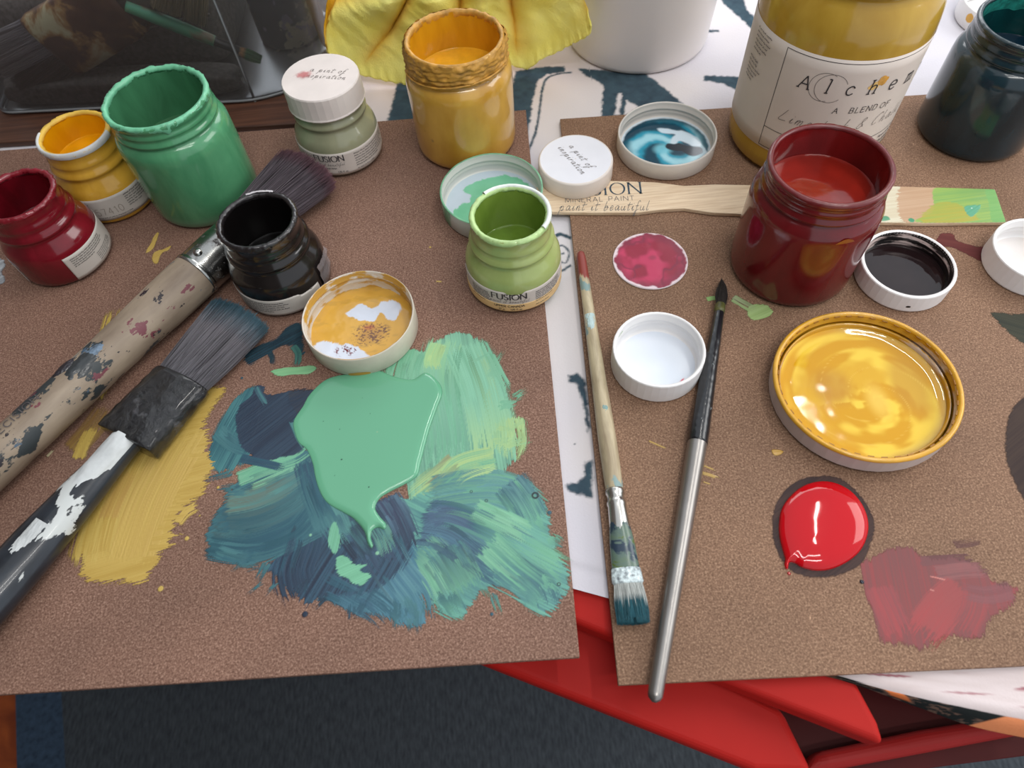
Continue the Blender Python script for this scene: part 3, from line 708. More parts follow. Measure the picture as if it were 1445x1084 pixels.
for (xa, ya), c_, c2_, n_ in (((330, 800), TEAL, TEAL2, 3), ((370, 825), TEAL2, TEAL, 3), ((430, 852), NAVY, TEAL, 4), ((500, 862), TEAL, NAVY2, 4), ((560, 878), TEAL, TEAL2, 5), ((590, 880), TEAL2, TEAL, 5), ((640, 862), TEAL, MINT, 5), ((690, 850), TEAL2, MINT, 3), ((760, 850), TEAL2, MINT, 6), ((785, 830), MINT, TEAL2, 5), ((780, 760), MINT, TEAL2, 4), ((735, 610), LIME, MINT, 5), ((722, 560), MINT, PALE, 4), ((700, 510), PALE, MINT, 4), ((310, 690), TEAL2, TEAL, 3), ((300, 745), TEAL, TEAL2, 4)):
    for k_ in range(n_):
        dx_, dy_ = xa-560, ya-640; L_ = math.hypot(dx_, dy_); dx_, dy_ = dx_/L_, dy_/L_; th_ = rsf.uniform(-.35, .35); dx_, dy_ = dx_*math.cos(th_)-dy_*math.sin(th_), dx_*math.sin(th_)+dy_*math.cos(th_)
        ox, oy = rsf.uniform(-14, 14, 2); l1, l2 = rsf.uniform(15, 40), rsf.uniform(6, 30)
        f.stroke([(xa+ox-dx_*l1, ya+oy-dy_*l1), (xa+ox, ya+oy), (xa+ox+dx_*l2, ya+oy+dy_*l2)], rsf.uniform(5, 16), [c_, c2_], None, 700+rsf.randint(9999), rsf.uniform(.42, .6), al=.85, rag=(.2, .6), h=.08, taper=.5)
# dark blob, upper left
f.region(Q((90, 500), (105, 400), (170, 290), (250, 218), (270, 300), (240, 470), (150, 530)), (48, 96, 108), (80, 138, 140), 40, 70, 5, .6)
f.stroke(Q((120, 380), (180, 430), (250, 450)), 26, [TEAL2, TEAL], [(60, 110, 118), TEAL2], 41, .2)
f.region(Q((188, 340), (205, 290), (240, 260), (262, 222), (290, 222), (300, 250), (380, 240), (478, 238), (470, 300), (420, 350), (430, 450), (300, 490), (240, 470), (200, 420)), NAVY, (50, 70, 90), 42, 40, 3, .9)
f.region(Q((380, 240), (480, 236), (470, 290), (420, 330)), (64, 60, 62), NAVY, 43, 20, 3, .8, al=.6)
f.stroke(Q((262, 222), (275, 250), (300, 290)), 8, TEAL2, NAVY2, 44, .1)
f.stroke(Q((410, 330), (440, 400), (470, 440)), 30, [(40, 96, 110), TEAL], [TEAL2, MINT], 45, .2, rag=(.1, .3))
f.stroke(Q((200, 480), (300, 500), (380, 520)), 14, NAVY2, TEAL, 46, .3)
f.hairlines(7, 6)
# mint dabs and drops
f.region(Q((555, 850), (590, 840), (620, 870), (665, 870), (640, 890), (680, 910), (640, 945), (590, 920), (560, 900)), MINT, (132, 202, 164), 47, 20, 2.5)
f.region(Q((530, 740), (550, 715), (568, 760), (565, 810), (545, 830), (525, 790)), MINT, (124, 190, 160), 48, 80, 2)
f.dot(Q((703, 828))[0], 1.1, PALE); f.dot(Q((460, 762))[0], .8, PALE); f.dot(Q((440, 1050))[0], 1.6, NAVY)
f.dot(Q((1045, 604))[0], .9, (40, 62, 70), ring=True); f.dot(Q((1100, 637))[0], 1.0, (36, 58, 66), ring=True); f.dot(Q((1278, 618))[0], 2.3, (34, 48, 50), ring=True); f.dot(Q((1364, 941))[0], 1.1, (30, 36, 38), ring=True)
for px_, py_, r_ in ((1330, 680, 1.2), (1120, 1050, .9), (210, 190, .8)): f.dot(Q((px_, py_))[0], r_, TEAL)
o = f.build('paint_smear', SATIN, .10)
tag(o, 'large brushed smear of navy, teal and pale green paint on the left board', 'paint smear')

def puddle(outline, bb, name, col_, H, prof, res, mat, label, hfn=None, dots=(), tails=()):
    f = Film(bb, res); P = catmull(f.w(outline), 6, True)
    d = sdf(P, f.X, f.Y); f.a = sm(-.25, .35, d)
    q = np.clip(d/prof, 0, 1); hh = H*np.sqrt(np.clip(1-(1-q)**2, 0, 1))
    if hfn is not None: hh = hh*hfn(f.X, f.Y)
    f.h = hh+.03*(fbm(f.X/12, f.Y/12, 4)-.5)*sm(0, 4, d)
    f.rgb[:] = lin(col_)
    keep = f.h.copy()
    for p, r_, c_ in dots:
        qd = at(*p)[:2]; dd = np.hypot(f.X-qd[0], f.Y-qd[1]); k = sm(r_*1.25, r_*.75, dd); f.rgb = f.rgb*(1-k)[..., None]+lin(c_)*k[..., None]
    f.h = keep
    return tag(f.build(name, mat, .28), label, 'paint puddle')
mint = Q((400, 345), (432, 295), (462, 245), (520, 195), (600, 175), (700, 163), (760, 185), (830, 197), (880, 172), (925, 205), (940, 245), (922, 300), (897, 370), (880, 430), (862, 500), (848, 548), (800, 580), (750, 605), (712, 630), (696, 665), (712, 695), (735, 722), (730, 742), (705, 735), (684, 748), (680, 775), (688, 800), (680, 809), (668, 790), (657, 750), (620, 705), (580, 680), (528, 650), (500, 615), (480, 560), (468, 500), (446, 450), (418, 425), (402, 385))
cxm = at(505, 640)[0]
puddle(mint, (405, 515, 640, 785), 'paint_puddle', (112, 184, 146), 2.3, 5.0, .38, WET, 'flat wet mint green paint puddle in the middle of the teal smear',
       hfn=lambda X, Y: .25+.75*sm(cxm-38, cxm+30, X),
       dots=[(Q((575, 490))[0], .5, (20, 50, 44)), (Q((675, 592))[0], .45, (20, 50, 44)), (Q((568, 380))[0], .35, (30, 70, 58)), (Q((550, 548))[0], .3, (30, 70, 58)), (Q((508, 350))[0], .35, (40, 90, 70)), (Q((680, 325))[0], .25, (60, 110, 80)), (Q((650, 268))[0], .25, (60, 110, 80)), (Q((705, 392))[0], .45, (150, 190, 150))])
def Z6(*p): return [(1045+x/3.6125, 660+y/3.6125) for x, y in p]
f = Film((1080, 665, 1245, 825), .45)
f.region(Z6((162, 300), (180, 190), (240, 100), (320, 55), (400, 42), (500, 55), (600, 130), (660, 220), (680, 310), (655, 400), (620, 480), (540, 530), (430, 560), (320, 550), (250, 520), (200, 450), (170, 380)), (66, 54, 54), (84, 66, 62), 60, 30, 1.6, 1.0, h=0, al=.92, soft=1.2)
tag(f.build('wet_stain', MATTE, .05), 'dark soaked ring in the hardboard around the red puddle', 'stain')
puddle(Z6((195, 300), (208, 215), (255, 145), (320, 95), (400, 72), (480, 80), (560, 122), (618, 190), (648, 270), (645, 345), (615, 415), (560, 470), (480, 512), (400, 527), (320, 513), (275, 488), (250, 484), (243, 500), (240, 517), (228, 517), (222, 495), (226, 468), (214, 420), (200, 365)), (1090, 672, 1235, 815), 'paint_puddle', (206, 2, 20), 5.6, 21, .3, vcol('wet_red_paint', .06, .0, True), 'domed glossy bright red paint puddle on the right board')
f = Film((1100, 800, 1120, 815), .3); f.dot(Z6((246, 540))[0], .9, (176, 20, 24), .5)
tag(f.build('paint_drop', WET), 'tiny red drop below the tail of the red puddle', 'paint drop')
# dry red smear
f = Film((1195, 755, 1450, 930), .42)
f.region(Z6((610, 490), (690, 455), (760, 420), (870, 414), (920, 455), (1000, 470), (1130, 470), (1230, 530), (1330, 600), (1410, 610), (1405, 650), (1370, 710), (1270, 770), (1240, 840), (1210, 868), (1060, 858), (960, 900), (905, 930), (870, 900), (760, 903), (720, 880), (690, 790), (655, 690), (628, 640), (620, 560)), (150, 56, 58), (124, 64, 64), 61, 80, 5, .6, h=.05, al=.93)
f.stroke(Z6((900, 480), (1060, 470), (1230, 460)), 14, (110, 58, 60), None, 62, .4, al=.8, h=.04)
f.stroke(Z6((980, 540), (1150, 520), (1310, 520)), 22, (112, 66, 68), (140, 80, 80), 63, .42, al=.8, h=.04)
f.stroke(Z6((1080, 390), (1160, 385), (1240, 360)), 12, (110, 64, 58), None, 64, .5, al=.6, h=.03)
f.stroke(Z6((700, 600), (760, 740), (820, 880)), 44, [(160, 58, 62), (176, 56, 60)], (140, 60, 64), 65, .2, al=.8, h=.06)
f.stroke(Z6((1150, 620), (1030, 720), (900, 900)), 52, [(150, 58, 58), (182, 54, 58)], (160, 62, 62), 66, .2, al=.8, h=.06)
f.stroke(Z6((1200, 640), (1180, 740), (1120, 850)), 40, (160, 54, 56), (130, 60, 62), 67, .25, al=.8, h=.06)
f.stroke(Z6((1390, 620), (1250, 650), (1100, 620)), 30, (118, 60, 66), (134, 74, 78), 68, .3, al=.7, h=.05)
f.stroke(Z6((965, 555), (1000, 562), (1050, 575)), 2.5, (200, 120, 110), None, 69); f.stroke(Z6((965, 622), (990, 630)), 2, (196, 120, 112), None, 70)
tag(f.build('paint_smear', vcol('dry_red', .5, 0, True, .1, 700), .06), 'dry brushed dull red smear at the lower right, below the red puddle', 'paint smear')
f = Film((1205, 812, 1222, 826), .3); f.dot(Z6((618, 583))[0], 1.1, (30, 34, 52), .7); tag(f.build('paint_drop', WET), 'tiny dark blue bead beside the dry red smear', 'paint drop')
f = Film((1405, 540, 1500, 730), .6); f.region([(1490, 545), (1445, 560), (1425, 585), (1419, 630), (1424, 660), (1436, 690), (1455, 712), (1490, 720)], (66, 54, 52), (78, 64, 58), 71, 30, 2, 1, h=0, al=.9, soft=1.4)
tag(f.build('wet_stain', MATTE, .05), 'large dark brown soaked blot at the right edge of the right board', 'stain')
f = Film((1390, 430, 1490, 510), .6); f.region([(1399, 443), (1430, 444), (1485, 446), (1485, 500), (1450, 488), (1425, 470)], (58, 62, 54), (74, 74, 62), 72, -30, 3, .7, h=.02, al=.92)
tag(f.build('paint_smear', MATTE, .06), 'dark grey-green pointed smear at the right edge of the right board', 'paint smear')
f = Film((1312, 322, 1430, 395), .5); f.region([(1322, 343), (1326, 331), (1343, 330), (1352, 340), (1376, 348), (1400, 352), (1424, 384), (1404, 378), (1370, 362), (1345, 350), (1333, 348)], (104, 50, 50), (118, 62, 58), 73, -20, 1.5, .8, h=.02, al=.9)
tag(f.build('paint_smear', MATTE, .06), 'dull maroon streak running to the white lid at the right edge', 'paint smear')
f = Film((988, 405, 1100, 460), .4)
f.region([(1058, 432), (1078, 430), (1090, 438), (1086, 447), (1066, 452), (1056, 446)], (158, 186, 116), (176, 202, 136), 74, 20, 1.5)
f.stroke([(1033, 420), (1050, 430), (1068, 440)], 14, (170, 180, 140), (160, 190, 120), 75, .4)
f.stroke([(996, 423), (1006, 421), (1020, 421)], 6, (150, 190, 110), None, 76, .1)
tag(f.build('paint_smear', SATIN, .06), 'small pale green smear beside the tip of the black and silver brush', 'paint smear')
f = Film((905, 615, 1030, 690), .35)
for a_, b_, s_ in (([(992, 657), (1012, 665)], 2.5, 3), ([(990, 667), (1004, 671), (1016, 676)], 5, 4), ([(992, 680), (1004, 684)], 2.5, 5)): f.stroke(a_, b_, (196, 160, 84), None, 80+s_, .25, al=.85)
tag(f.build('paint_fleck', SATIN, .06), 'faint ochre scratch just right of the silver handle of the long brush', 'paint mark')
f = Film((905, 600, 960, 650), .35); f.stroke([(915, 622), (942, 634)], 3, (196, 160, 84), None, 81, .25, al=.85); tag(f.build('paint_fleck', SATIN, .06), 'faint ochre scratch just left of the silver handle of the long brush', 'paint mark')
f = Film((1085, 630, 1110, 648), .3); f.region([(1089, 636), (1096, 635), (1105, 637), (1101, 642), (1093, 643)], (212, 168, 74), (196, 150, 60), 88, 0, .8, h=.4); tag(f.build('paint_fleck', SATIN, .06), 'small ochre paint flake below the big gold lid', 'paint mark')
# yellow smear on the left board
f = Film((95, 405, 325, 840), .45)
YA, YB = (212, 180, 96), (198, 164, 80)
f.region([(116, 790), (112, 804), (121, 816), (145, 823), (170, 822), (194, 828), (208, 821), (214, 808), (222, 788), (240, 765), (244, 740), (258, 715), (282, 700), (290, 680), (299, 660), (293, 640), (293, 610), (286, 603), (300, 575), (318, 548), (300, 545), (270, 555), (230, 580), (190, 600), (160, 640), (133, 690), (124, 715), (118, 745)], YA, YB, 90, 12, 9, .7, h=.18, n=5)
f.stroke([(130, 800), (150, 720), (200, 620), (260, 560)], 60, [(216, 188, 104), YA], YB, 91, .0, h=.2)
f.stroke([(180, 800), (215, 700), (270, 600)], 70, YA, (206, 172, 92), 92, .05, h=.2, rag=(.05, .2))
f.stroke([(150, 735), (165, 700), (190, 650)], 30, (190, 146, 84), (206, 168, 92), 93, .4, al=.6, h=.15)
f.stroke([(100, 640), (135, 600), (160, 560)], 34, (180, 150, 70), (150, 115, 70), 94, .5, al=.8, h=.06)
f.stroke([(128, 570), (150, 500), (172, 425)], 34, (214, 190, 100), (200, 170, 80), 95, .45, h=.1, rag=(.1, .15))
f.stroke([(110, 650), (122, 620), (135, 598)], 18, (208, 180, 90), (190, 160, 80), 96, .3, h=.08)
f.stroke([(270, 580), (295, 562), (318, 545)], 30, YA, YB, 97, .45, rag=(.02, .5), h=.12)
f.stroke([(250, 740), (265, 722), (285, 712)], 16, YA, None, 98, .4); f.dot((227, 831), 1.6, YA)
for k_, (xa, ya, ll) in enumerate(((290, 672, 14), (280, 694, 16), (274, 706, 14), (262, 716, 22), (256, 728, 24), (246, 742, 22), (240, 756, 26), (236, 770, 22), (226, 786, 20), (288, 596, 10), (292, 640, 12), (290, 584, 18), (296, 572, 20), (298, 562, 22))):
    f.stroke([(xa-26, ya+4), (xa, ya+1), (xa+ll, ya-4-(k_ > 8)*8)], 9, YA, YB, 120+k_, .3, rag=(.02, .5), taper=.75)
for p_, r_ in (((308, 688), .9), ((272, 712), .6), ((264, 760), 1.3), ((282, 728), .5), ((205, 690), .4)): f.dot(p_, r_, YA)
tag(f.build('paint_smear', SATIN, .10), 'broad yellow ochre smear under the black-caked flat brush', 'paint smear')
f = Film((200, 315, 260, 380), .35)
f.region([(241, 347), (238, 353), (228, 358), (222, 372), (215, 368), (218, 356), (230, 352)], YA, YB, 100, 30, 1, h=.3)
tag(f.build('paint_fleck', SATIN, .06), 'ochre flake nearer the steel ferrule, below the large green jar', 'paint mark')
f = Film((200, 315, 260, 380), .35); f.region([(224, 329), (220, 342), (215, 352), (206, 357), (213, 343), (219, 331)], YA, YB, 99, 70, 1, h=.3); tag(f.build('paint_fleck', SATIN, .06), 'slim curved ochre flake just below the large green jar', 'paint mark')
f = Film((375, 510, 450, 540), .35); f.region([(383, 524), (400, 519), (420, 518), (440, 516), (446, 520), (436, 528), (412, 529), (395, 531)], (148, 206, 150), (126, 190, 136), 101, 5, 1.6, h=.2)
tag(f.build('paint_smear', SATIN, .06), 'small light green dab left of the ochre-smeared lid', 'paint smear')
f = Film((335, 455, 445, 530), .4)
f.region([(350, 515), (345, 500), (365, 487), (390, 478), (405, 462), (425, 458), (428, 500), (415, 490), (395, 490), (380, 500), (365, 508)], (34, 60, 74), (50, 84, 96), 102, 30, 4, .6, h=.05, al=.85)
f.stroke([(412, 488), (420, 500), (418, 520)], 10, (60, 110, 110), (90, 150, 130), 103, .3, al=.8)
f.stroke([(380, 496), (385, 506), (384, 516)], 8, (42, 72, 84), None, 104, .3, al=.8)
tag(f.build('paint_smear', MATTE, .06), 'thin dark teal smear between the black jar and the teal smear', 'paint smear')
f = Film((600, 340, 630, 402), .3); f.dot((607, 349), .9, (206, 170, 90)); tag(f.build('paint_fleck', SATIN, .06), 'tiny round ochre fleck left of the small leaf green jar', 'paint mark')
f = Film((600, 340, 630, 402), .3); f.stroke([(615, 397), (625, 398)], 2.5, (206, 172, 96)); tag(f.build('paint_fleck', SATIN, .06), 'tiny ochre dash below and left of the small leaf green jar', 'paint mark')
f = Film((60, 630, 90, 655), .3); f.stroke([(66, 645), (72, 639), (76, 634)], 4, (196, 186, 150)); tag(f.build('paint_fleck', SATIN, .06), 'tiny cream fleck between the two thick brush handles', 'paint mark')
f = Film((-14, 360, 14, 405), .4, 0)
f.region([(-12, 365), (2, 366), (8, 374), (3, 384), (8, 396), (0, 402), (-12, 400)], (150, 152, 156), (200, 204, 208), 105, 40, 2, .8, h=1.6); tag(f.build('paint_peel', SATIN, .1), 'crumpled grey-white paint peel at the left edge of the board', 'paint peel')
#PART3
# ================================================================== JARS
LF = 0.25
# large mint-green jar
GC = paint_mat('green_paint_in_jar', (88, 156, 112), (66, 132, 92), .3, 0, (2, 13, (106, 142, 116)))
GI = paint_mat('green_paint_inside', (72, 132, 94), (54, 104, 72), .5); GR = plain('mint_paint_skin', (112, 188, 148), .38, coat=.2, bump=.4, bscale=180)
GL = plain('green_paint_liquid', (62, 112, 76), .45, bump=.1)
jar('paint_jar', 'pint', -235.2, 455.3, 'large open jar of mint green paint, green skin on its lip, at the upper left', GC, GI, 52, GL, GR, 11, 1.1, 3.4, drips=((-1.2, .06, 3), (-2.2, .05, 2)), group='open paint jars')
# large mustard jar
MC = paint_mat('mustard_paint_in_jar', (196, 150, 62), (178, 132, 46), .3, 0)
t_ = NT('mustard_paint_with_mould'); co = t_.coord((1, 1, .5)); n = t_.noise(co, 45, 4); sp = t_.noise(t_.coord((1, 1, .8)), 60, 2)
b_ = t_.ramp(n, [(.32, L4((190, 140, 44))), (.66, L4((216, 168, 70)))]); t_.base(t_.mix(t_.ramp(sp, [(.72, BW[0]), (.78, BW[1])]), b_, L4((96, 84, 50)))); t_.set(.3,0,1)
MI = paint_mat('mustard_inside', (214, 158, 30), (190, 132, 20), .4); MR = plain('mustard_skin', (186, 138, 58), .5, var=.16, scale=150, bump=.9, bscale=210); ML = plain('mustard_liquid', (222, 164, 40), .12, coat=.5)
MJ = jar('paint_jar', 'pint', -18.2, 492.7, 'large open jar of mustard paint in front of the yellow cloth', t_.m, MI, 62, ML, MR, 21, .9, 4, group='open paint jars')
V, F = lathe([(37.6, 73.5)]+[(39.0+.5*math.sin(q_*1.9), 74.5+q_) for q_ in range(0, 17)]+[(37.8, 92)], 200, lambda r, z, a, j: (r+4.6*(float(fbm(a*7, z*.9+a*1.3, 31, 5))-.5), z+3.4*(float(vn(a*2.2, 3, 32))-.5)*(1 if j < 5 else .3)))
mesh('thick_paint_skin', V, F, MR, MJ)
P = [(40.3*math.cos(a), 40.3*math.sin(a), 75.2+3.4*math.sin((a+2.3)*1.1)) for a in np.linspace(-3.0, -.5, 60)]
def tube(P, r, seg=8, close=True):
    P = np.asarray(P, float); n = len(P); T = np.gradient(P, axis=0); T /= np.linalg.norm(T, axis=1)[:, None]+1e-9
    rr = np.broadcast_to(np.asarray(r, float), (n,)); V = []
    up = np.array([0, 0, 1.]); 
    for i in range(n):
        u = up if abs(T[i][2]) < .9 else np.array([1., 0, 0]); a = np.cross(T[i], u); a /= np.linalg.norm(a); b = np.cross(a, T[i])
        for k in range(seg): q = 2*PI*k/seg; V.append(P[i]+rr[i]*(math.cos(q)*a+math.sin(q)*b))
    F = [(i*seg+k, (i+1)*seg+k, (i+1)*seg+(k+1) % seg, i*seg+(k+1) % seg) for i in range(n-1) for k in range(seg)]
    if close: F += [tuple(range(seg)), tuple(range((n-1)*seg, n*seg))[::-1]]
    return np.array(V), F
V, F = tube(P, .55+.35*vn(np.arange(60)*.4, 1, 6)); mesh('paint_string', V, F, MR, MJ)
# large maroon jar
RC = paint_mat('maroon_paint_in_jar', (108, 18, 24), (90, 14, 18), .28); RI = paint_mat('maroon_inside', (126, 26, 28), (96, 18, 20), .4); RR = plain('maroon_skin', (104, 30, 32), .35, coat=.2, bump=.1)
RL = plain('maroon_liquid', (140, 34, 24), .1, coat=.6, var=.12, scale=25)
MA = jar('paint_jar', 'pint', 208.3, 321.5, 'large open jar of maroon paint standing at the wooden stir stick', RC, RI, 70, RL, RR, 41, .25, 1.6, group='open paint jars', gap=.7, wave=.2)
# a clear stripped window in the paint of the maroon jar: ochre shows through
V = []; F = []
def blob_patch(parent, name, r, ac, zc, da, dz, mat, n=40, off=.1, wob=.08, seed=1):
    V = [(r*math.cos(ac), r*math.sin(ac), zc)]; m = 6
    for j in range(1, m+1):
        for i in range(n):
            q = 2*PI*i/n; k = j/m*(1+wob*(float(vn(i*.35, 1, seed))-.5)*2); a = ac+da*math.cos(q)*k; V.append((r*math.cos(a), r*math.sin(a), zc+dz*math.sin(q)*k))
    F = [(0, 1+i, 1+(i+1) % n) for i in range(n)]+[(1+(j-1)*n+i, 1+j*n+i, 1+j*n+(i+1) % n, 1+(j-1)*n+(i+1) % n) for j in range(1, m) for i in range(n)]
    return mesh(name, V, F, mat, parent)
OCH = plain('ochre_seen_through', (138, 74, 24), .3, coat=.3, var=.12)
blob_patch(MA, 'ochre_patch', 41.7, R(-84), 57, .2, 11, OCH, wob=.03)
# dark teal jar
TC = paint_mat('dark_teal_paint_in_jar', (26, 52, 62), (18, 38, 46), .25); TI = paint_mat('teal_inside', (14, 66, 66), (10, 40, 44), .3); TLq = plain('dark_teal_liquid', (14, 38, 54), .12, coat=.6); TR_ = plain('dark_teal_skin', (20, 40, 46), .3, coat=.4)
TJ = jar('paint_jar', 'pint', 394.1, 444.1, 'large open jar of very dark teal paint at the right edge', TC, TI, 62, TLq, TR_, 51, .4, 2, group='open paint jars', gap=.7)
rs_ = np.random.RandomState(5)
V, F = lathe([(34.0, 82), (34.0, 90.5)], 60, lambda r, z, a, j: (r, z if j else z-2*float(vn(a*6, 1, 9))), a0=R(60), a1=R(150)); mesh('teal_residue', V, F, plain('teal_residue', (30, 110, 100), .4, var=.3, scale=250), TJ)
# tester jars
LIGHTG = paint_mat('leaf_green_in_jar', (164, 178, 112), (150, 166, 98), .3)
OI = paint_mat('leaf_green_inside', (132, 158, 70), (112, 140, 54), .3); OLq = plain('leaf_green_liquid', (104, 132, 50), .15, coat=.4); ORm = plain('pale_green_skin', (176, 206, 138), .4, coat=.2, bump=.3, bscale=220)
OJ = jar('paint_jar', 'tester', 9.4, 333.6, 'small open jar of leaf green paint straddling the right edge of the left board', LIGHTG, OI, 30, OLq, ORm, 61, .7, 2.6, group='open paint jars')
WS = plain('white_paint_skin', (226, 232, 226), .5, bump=.5, bscale=220)
V, F = lathe([(26.9, 63), (27.6, 64.3), (26.2, 65.8), (24.6, 65.2), (24.0, 62), (24.1, 60.5)], 90, lambda r, z, a, j: (r+.5*(float(fbm(a*14, j*2, 63))-.5), z+(-1.6*float(vn(a*7, 2, 64)) if j == 5 else 0)), a0=R(-38), a1=R(128)); mesh('white_paint_lip', V, F, WS, OJ)
BC = paint_mat('black_paint_in_jar', (30, 26, 25), (22, 18, 18), .25); BKI = plain('black_inside', (12, 9, 9), .3); BKL = plain('black_liquid', (8, 6, 6), .3); BR = plain('black_skin', (34, 30, 31), .28, coat=.5, bump=.8, bscale=500)
BJ = jar('paint_jar', 'tester', -160.2, 350.6, 'small open jar of black paint beside the steel ferrule of the thick brush', BC, BKI, 28, BKL, BR, 71, 1.0, 3.2, group='open paint jars')
GREYSK = plain('grey_dried_skin', (190, 186, 188), .4, bump=.8, bscale=400)
V, F = lathe([(26.9, 63.5), (27.5, 64.8), (26.4, 65.6), (25.4, 65.2)], 60, lambda r, z, a, j: (r+.7*(float(fbm(a*18, j*2, 73))-.5), z+(.8*(float(fbm(a*20, j*3, 74))-.5))), a0=R(70), a1=R(112)); mesh('dried_flake', V, F, GREYSK, BJ)
RDC = paint_mat('crimson_paint_in_jar', (122, 20, 34), (92, 12, 22), .25); RDI = paint_mat('crimson_inside', (112, 14, 28), (80, 10, 18), .2); RDL = plain('crimson_liquid', (78, 12, 20), .15, coat=.4); RDR = plain('crimson_skin', (126, 22, 36), .3, coat=.5, bump=.4, bscale=200)
RJ = jar('paint_jar', 'tester', -337.4, 399.3, 'small open jar of crimson paint at the left edge of the photo', RDC, RDI, 34, RDL, RDR, 81, 1.1, 3.0, group='open paint jars')
YC = paint_mat('yellow_paint_in_jar', (214, 166, 62), (196, 146, 44), .3, 0); YI = paint_mat('yellow_inside', (232, 170, 16), (214, 148, 6), .4); YL = plain('yellow_liquid', (226, 158, 6), .3); YR = plain('yellow_skin', (226, 186, 78), .5, bump=.5, bscale=260)
YJ = jar('paint_jar', 'tester', -312.5, 462.5, 'small open jar of yellow paint left of the large mint green jar', YC, YI, 44, YL, YR, 91, .7, 2.2, group='open paint jars')
WS2 = plain('greyish_white_lip', (206, 206, 204), .5, bump=.5, bscale=260)
V, F = lathe([(27.1, 60.5), (27.7, 62.5), (27.1, 64.9), (25.8, 65.5), (25.0, 64.6)], 110, lambda r, z, a, j: (r+.4*(float(fbm(a*14, j*2, 93))-.5), z), a0=R(-185), a1=R(-5)); mesh('white_lip', V, F, WS2, YJ)
# closed sage jar with its white cap
SC = paint_mat('sage_paint_in_jar', (152, 152, 124), (140, 142, 114), .3)
CJ = empty('paint_jar', (-124.8, 492.5, LF), 0, 'small closed jar of sage grey paint with a white cap', 'jar')
V, F = lathe(TEST[:16], 128, cap0=True, cap1=True); mesh('jar_body', V, F, SC, CJ)
V, F = lathe([(28.6, 51.8), (30.2, 51.2), (30.8, 52.4), (30.4, 53.6), (30.2, 69.8), (29.6, 70.8)], 34, cap0=True, cap1=True)
capo = mesh('white_cap', V, F, WHITEW, CJ, False); bevel(capo, .35, 2, 60)
def lid_writing(parent, rot, z, size, off=(0, 0), mat=INKG):
    V1, F1 = letters('a pint of', size, .055, 'script', slant=.3, align='c'); V2, F2 = letters('inspiration', size, .055, 'script', slant=.3, align='c')
    V1 = V1+np.array([0, size*.62]); V2 = V2-np.array([0, size*.62]); V, F = join([(V1, F1), (V2, F2)])
    return mesh('lettering', on_plane(V, off, rot, z), F, mat, parent, False)
lid_writing(capo, R(-15), 71.0, 6.0, (4, 1))
fl = Film((-24, -6, 0, 14), .4, 71.02, px=False); 
X, Y = fl.X, fl.Y; fl.a = sm(1, .2, np.hypot((X+13)/8, (Y-4)/6)+.5*(fbm(X/2, Y/2, 5)-.5))*.7; fl.rgb[:] = lin((222, 130, 130))
o = fl.build('pink_smudge', vcol('pink_smudge', .5), .03, capo); 
# ---- labels
def tm(parent, r, a0, z0, w, lines, lh, size, seed, mat=INK): V, F = microtext(w, lines, lh, size, seed); return put_text(parent, V, F, r, a0, z0, mat, 'small_print')
PEACH = plain('peach_label_band', (226, 190, 134), .5, var=.03)
# leaf green jar
r = 34.1
lp = label_patch(OJ, r, R(-175), R(-5), 4, 24, PAPER, notch=lambda a: 5.0*math.exp(-(((a-R(-93))/.16)**4)))
label_patch(lp, r+.2, R(-175), R(-5), 3.9, 11.3, PEACH, 'peach_band')
V, F = letters('FUSION', 5.6, .17, 'cap', .08, .09, .2, align='c'); put_text(lp, V, F, r+.2, R(-100), 16.6)
V, F = letters('mineral paint'.replace('mineral paint', 'paint it beautiful'), 3.0, .06, 'script', slant=.3, align='c'); put_text(lp, V, F, r+.2, R(-100), 13.2, INK, 'script_lettering')
V, F = letters('UPPER CANADA', 2.3, .15, 'cap', track=.16, align='c'); put_text(lp, V, F, r+.25, R(-100), 8.3)
V, F = letters('37 m', 1.7, .16, 'cap', track=.16); V2, F2 = letters('1.25 fl oz', 1.7, .16, 'cap', track=.14); V2 = V2+np.array([8.5, 0]); V, F = join([(V, F), (V2, F2)]); put_text(lp, V, F, r+.25, R(-113), 5.2)
tm(lp, r+.2, R(-68), 19.6, 22, 6, 1.9, 1.25, 1); tm(lp, r+.25, R(-68), 6.4, 18, 1, 1.8, 1.1, 2); tm(lp, r+.2, R(-150), 19.5, 14, 6, 1.9, 1.2, 3)
# sage jar
lp = label_patch(CJ, r, R(-170), R(8), 4, 25, PAPER)
V, F = letters('FUSION', 5.6, .17, 'cap', .08, .09, .2, align='r'); put_text(lp, V, F, r+.05, R(-79), 17.5)
V, F = letters('mineral paint'.replace('mineral paint', 'paint it beautiful'), 3.0, .06, 'script', slant=.3, align='r'); put_text(lp, V, F, r+.05, R(-80), 13.4, INK, 'script_lettering')
V, F = letters('1.25 fl oz', 1.7, .16, 'cap', track=.14, align='r'); put_text(lp, V, F, r+.05, R(-78), 6.2)
tm(lp, r+.05, R(-110), 10.0, 13, 1, 2, 1.5, 8)
tm(lp, r+.05, R(-64), 20.4, 34, 6, 2.3, 1.3, 4); tm(lp, r+.05, R(-64), 6.0, 28, 1, 1.8, 1.1, 5)
